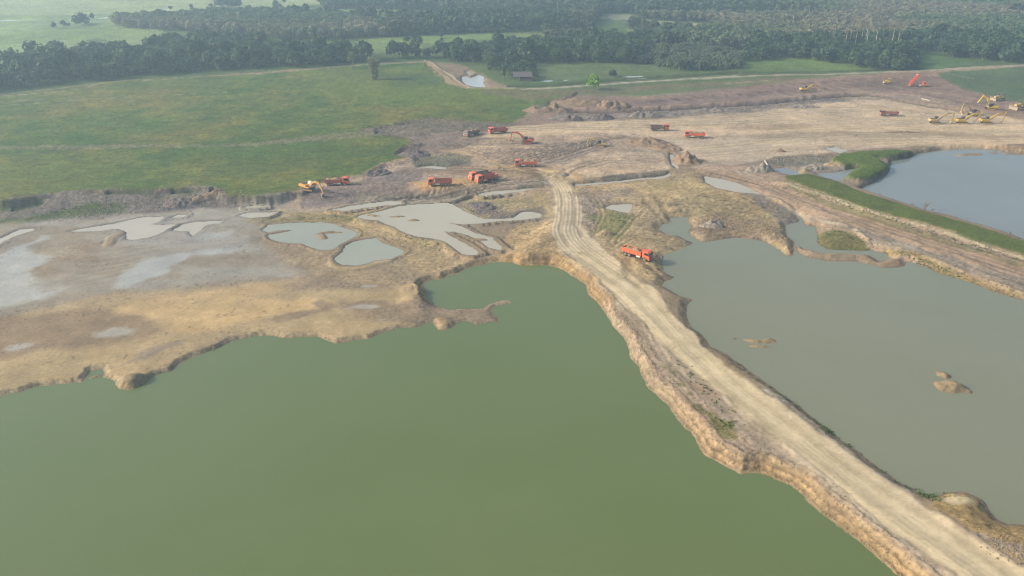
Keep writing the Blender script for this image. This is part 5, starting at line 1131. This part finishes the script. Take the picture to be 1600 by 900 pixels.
# ------------------------------------------------------------------ heaps, clods, logs
def soil_mat(name, rgb, rgb2):
    m, t, b = nodes(name); g = N(t, 'ShaderNodeNewGeometry'); n = N(t, 'ShaderNodeTexNoise', Scale=1.4, Detail=7.0, Roughness=.7); t.links.new(g.outputs['Position'], n.inputs['Vector'])
    t.links.new(mixc(t, ramp(t, n.outputs[0], [(.35, 0.0), (.65, 1.0)]), (*(lin(rgb) * ALB_K), 1), (*(lin(rgb2) * ALB_K), 1)), b.inputs['Base Color']); b.inputs['Roughness'].default_value = .95; b.inputs['Specular IOR Level'].default_value = .15
    bp = N(t, 'ShaderNodeBump', Distance=.25, Strength=.8); t.links.new(n.outputs[0], bp.inputs['Height']); t.links.new(bp.outputs[0], b.inputs['Normal']); return m
S_GREY = soil_mat('grey_spoil', (134, 124, 112), (176, 162, 144)); S_DARK = soil_mat('dark_mud_heap', (108, 98, 92), (142, 128, 120)); S_BRN = soil_mat('brown_spoil', (134, 112, 92), (172, 148, 120)); S_PALE = soil_mat('pale_crust', (186, 176, 136), (220, 212, 176)); S_TAN = soil_mat('tan_spoil', (152, 132, 100), (188, 168, 130))
def heap(px, py, a, b, h, ang, mat, label, seed, rough=.28, peaks=3):
    p = G(px, py); r = np.random.RandomState(seed); n = 36; g = np.linspace(-1.15, 1.15, n); gx, gy = np.meshgrid(g, g)
    pk = [(0, 0, 1)] + [((r.rand() - .5) * 1.1, (r.rand() - .5) * .8, .5 + .4 * r.rand()) for _ in range(peaks)]
    z = np.zeros_like(gx)
    for qx, qy, s in pk: z = np.maximum(z, s * np.clip(1 - np.hypot(gx - qx, gy - qy) / (.55 + .45 * s * (1 - math.hypot(qx, qy) * .5)), 0, 1) ** .85)
    off = seed * 13.7
    X_, Y_ = gx * a, gy * b
    z = z * (1.0 if 'brown' in label else .75) * (1 + rough * 1.3 * fbm(X_ + off, Y_, 1.6, 3, 1)) * h + (z > .02) * rough * .5 * fbm(X_ + off, Y_, .8, 2, 2) * min(1, h)
    z = z - .25 * np.clip((np.hypot(gx, gy) - .85) * 6, 0, 3) - .05
    ca, sa = math.cos(math.radians(ang)), math.sin(math.radians(ang)); Vx, Vy = X_ * ca - Y_ * sa, X_ * sa + Y_ * ca
    gz = np.array([[ground_z(p.x + Vx[i, j], p.y + Vy[i, j]) for j in range(0, n)] for i in range(0, n)]); z = z + np.clip(gz - p.z, -1.5, .35)
    ix = np.arange(n * n).reshape(n, n); F_ = np.stack([ix[:-1, :-1], ix[:-1, 1:], ix[1:, 1:], ix[1:, :-1]], -1).reshape(-1, 4)
    o = mesh_np('spoil_heap', np.stack([Vx, Vy, z], -1).reshape(-1, 3), F_, mat, smooth=True); o.location = p; tag(o, label, 'heap'); return o
heap(1188, 266, 5.4, 3.6, 3.4, 0, S_GREY, 'pointed grey clod heap at the left end of the grassy embankment', 1, .4)
heap(1272, 263, 5.4, 2.6, 2.0, 5, S_GREY, 'low grey clod heap beside the small pool near the upper lake', 2, .45)
heap(1256, 268, 3.0, 1.6, 1.4, 10, S_TAN, 'small tan mound beside the low grey clod heap', 3, .2)
heap(1302, 253, 3.8, 2.0, 1.6, -10, S_TAN, 'pale yellow earth lump below the dark grassy bank', 4, .3)
heap(284, 318, 6.0, 4.0, 2.0, 15, S_DARK, 'dark grey mud heap at the edge of the grass field above the flats', 5, .45)
heap(324, 313, 6.5, 2.4, 1.3, 35, S_BRN, 'brown striped spoil ridge right of the dark mud heap', 6, .4)
heap(648, 243, 6.5, 4.0, 2.4, 0, S_DARK, 'dark spoil heap at the grass corner above the waiting trucks', 7, .45)
heap(587, 272, 5.5, 3.0, 1.8, 10, S_DARK, 'dark low rubble heap right behind the loaded truck at the grass edge', 8, .5)
heap(862, 171, 13, 6, 4.0, 3, S_BRN, 'broad brown soil mound at the corner of the grass field', 9, .35)
heap(905, 162, 15, 6, 3.0, 0, S_BRN, 'wide low brown mound behind the broad one beside the canal road', 10, .3)
heap(962, 168, 8, 4.5, 3.8, 0, S_BRN, 'steep brown mound of clods right of the two broad mounds', 11, .45)
heap(890, 187, 5.5, 3, 2.2, 0, S_DARK, 'small dark brown heap on the edge of the beige plain, left one', 12, .4)
heap(935, 186, 6.5, 3, 2.4, 0, S_DARK, 'small dark brown heap on the edge of the beige plain, right one', 13, .4)
heap(1012, 181, 8, 2.5, 2.2, 4, S_GREY, 'grey debris heap along the dark ditch near the brown clod mound', 14, .5)
heap(1110, 174, 10, 2.5, 2.0, 4, S_GREY, 'long grey debris heap midway along the dark ditch', 15, .5)
heap(1258, 168, 9, 2.5, 1.5, 6, S_GREY, 'pale low debris heap below the far yellow excavator', 16, .4)
heap(1073, 252, 6.0, 4.5, 3.0, -40, S_BRN, 'dark brown clod ridge beside the narrow water cut', 17, .45)
heap(1012, 224, 9, 5, 2.4, -15, S_BRN, 'brown rough mound right of the small dark excavator', 18, .35)
heap(1040, 233, 7, 4, 2.0, -35, S_BRN, 'brown rough ridge leading down to the narrow water cut', 19, .4)
heap(1112, 352, 3.8, 2.4, 1.9, 0, S_GREY, 'small grey clod heap on the spit above the grey lake', 20, .45)
heap(946, 366, 2.8, 2.2, 1.7, 0, S_TAN, 'small tan heap beside the road above the orange truck', 21, .4)
heap(880, 273, 2.2, 1.5, 1.3, 0, S_GREY, 'little grey mound at the top of the road bend', 22, .3)
heap(756, 324, 4.2, 2.4, 1.4, -10, S_DARK, 'dark grey rubble patch heaped between two pale ponds', 23, .6)
heap(640, 451, 2.8, 1.8, .9, 0, S_TAN, 'rounded tan hummock left of the green lake inlet', 24, .15)
heap(203, 590, 3.2, 2.0, 1.0, 15, S_TAN, 'rounded tan hummock at the tip of the left shore', 25, .15)
heap(1410, 207, 9, 1.6, .7, 2, S_BRN, 'long low brown streak of soil on the beige plain', 26, .3)
heap(1219, 237, 2.2, 1.2, 1.2, 0, S_BRN, 'small lone clod lump on the plain left of the grassy bank', 27, .5)
for i, (x0, y0, x1, y1, rd) in enumerate(((1440, 155, 1453, 158, .32), (1195, 252, 1201, 261, .3), (1384, 279, 1391, 280.5, .16), (1023, 375, 1042, 379, .16), (697, 349, 716, 351, .12))):
    a = G(x0, y0); c = G(x1, y1); d = c - a; v, f = tube([(0, 0, 0), tuple(d * .5), tuple(d)], [rd, rd * .95, rd * .8], 8); o = mesh_np('log', v, f, PALEBARK if i < 2 else BARK, smooth=True); o.location = a + Vector((0, 0, rd * .7))
    tag(o, ('pale log lying on the brown graded ground left of the raised yellow excavator', 'pale plank leaning on the grey clod heap', 'dark log floating off the grassy lake bank', 'dark log on the shore above the orange truck', 'thin dark log at the edge of the pale pond')[i], 'log')
# loose clods along banks and spoil
def clods(name, lines, mat, seed):
    r = np.random.RandomState(seed); V = []; F = []
    base = np.array([(1, 0, 0), (-1, 0, 0), (0, 1, 0), (0, -1, 0), (0, 0, 1), (0, 0, -1)], float); fc = [(0, 2, 4), (2, 1, 4), (1, 3, 4), (3, 0, 4), (2, 0, 5), (1, 2, 5), (3, 1, 5), (0, 3, 5)]
    for s, z, wd, cnt, sz in lines:
        P = curve(UP(A(s), z), 4); sg = np.linalg.norm(np.diff(P, axis=0), axis=1); cum = np.concatenate([[0], np.cumsum(sg)])
        for _ in range(cnt):
            q = r.rand() * cum[-1]; i = max(min(np.searchsorted(cum, q) - 1, len(sg) - 1), 0); c = P[i] + (P[i + 1] - P[i]) * ((q - cum[i]) / sg[i]) + r.normal(size=2) * wd
            k = len(V); b_ = base * (sz * (.4 + .9 * r.rand() ** 2)) * (1 + .5 * (r.rand(6, 1) - .5)) * (1, .8 + .4 * r.rand(), .6); a = r.rand() * 6.28; ca, sa = math.cos(a), math.sin(a)
            zz = ground_z(c[0], c[1])
            for v in b_: V.append((c[0] + v[0] * ca - v[1] * sa, c[1] + v[0] * sa + v[1] * ca, zz + v[2] + sz * .1))
            F += [tuple(j + k for j in f) for f in fc]
    o = mesh_np(name, V, F, mat); tag(o, kind='stuff')
clods('bank_clods', [('975,490 1000,545 1030,600 1080,665 1130,710 1200,728 1260,758 1320,812 1400,878', 1.2, 1.3, 3200, .16), ('905,425 940,460 975,515', 1.8, .9, 500, .16), ('1100,640 1200,710 1300,780 1400,865', 2.6, 1.6, 1300, .13),
      ('1085,345 1150,352 1215,360', 2.0, 2.4, 500, .25), ('1200,372 1240,382 1236,398', 1.2, .8, 250, .22), ('1260,398 1320,402 1400,414', .9, .6, 300, .18), ('1440,412 1520,440 1600,466', 1.4, 1.2, 600, .22), ('1555,850 1600,870 1640,890', 2.2, 1.6, 500, .16)], S_TAN, 3)
clods('grey_clods', [('735,315 770,325 800,335', 2.2, 3.0, 500, .28), ('100,335 180,318 330,310 400,312', 2.4, 3.0, 800, .30), ('560,208 640,192 700,190', 3.2, 2.5, 500, .3), ('960,176 1100,172 1250,162 1330,153', 2.9, 2.5, 800, .35), ('640,318 700,318 730,330 760,341', 1.6, 1.0, 250, .2),
      ('590,262 640,253 740,243', 3.0, 1.5, 350, .28), ('900,288 980,279 1040,268', 2.5, 1.2, 350, .25), ('1210,250 1300,246', 2.6, 1.5, 220, .3), ('890,300 920,330 930,370', 2.5, 1.2, 350, .2), ('1225,284 1300,309 1412,343 1525,379 1600,402', 3.1, .3, 10, .2)], S_GREY, 4)
clods('pale_clods', [('1224,284 1250,293 1300,308 1360,329 1412,343 1470,358 1525,379 1600,402', 3.1, .35, 800, .2)], S_PALE, 5)
# ------------------------------------------------------------------ the air
mh = bpy.data.materials.new('morning_haze'); mh.use_nodes = True; t = mh.node_tree; t.nodes.clear()
vo = N(t, 'ShaderNodeVolumePrincipled', Density=0.00048, Anisotropy=0.35); vo.inputs['Color'].default_value = (.58, .81, 1.0, 1)
ou = N(t, 'ShaderNodeOutputMaterial'); t.links.new(vo.outputs[0], ou.inputs['Volume'])
bmh = bmesh.new(); bmesh.ops.create_cube(bmh, size=1.0)
hz = bpy.data.meshes.new('haze'); bmh.to_mesh(hz); bmh.free(); hz.materials.append(mh)
ho = bpy.data.objects.new('haze', hz); COL.objects.link(ho); ho.scale = (30000, 26000, 96); ho.location = (0, 12300, 42)
tag(ho, kind='stuff')
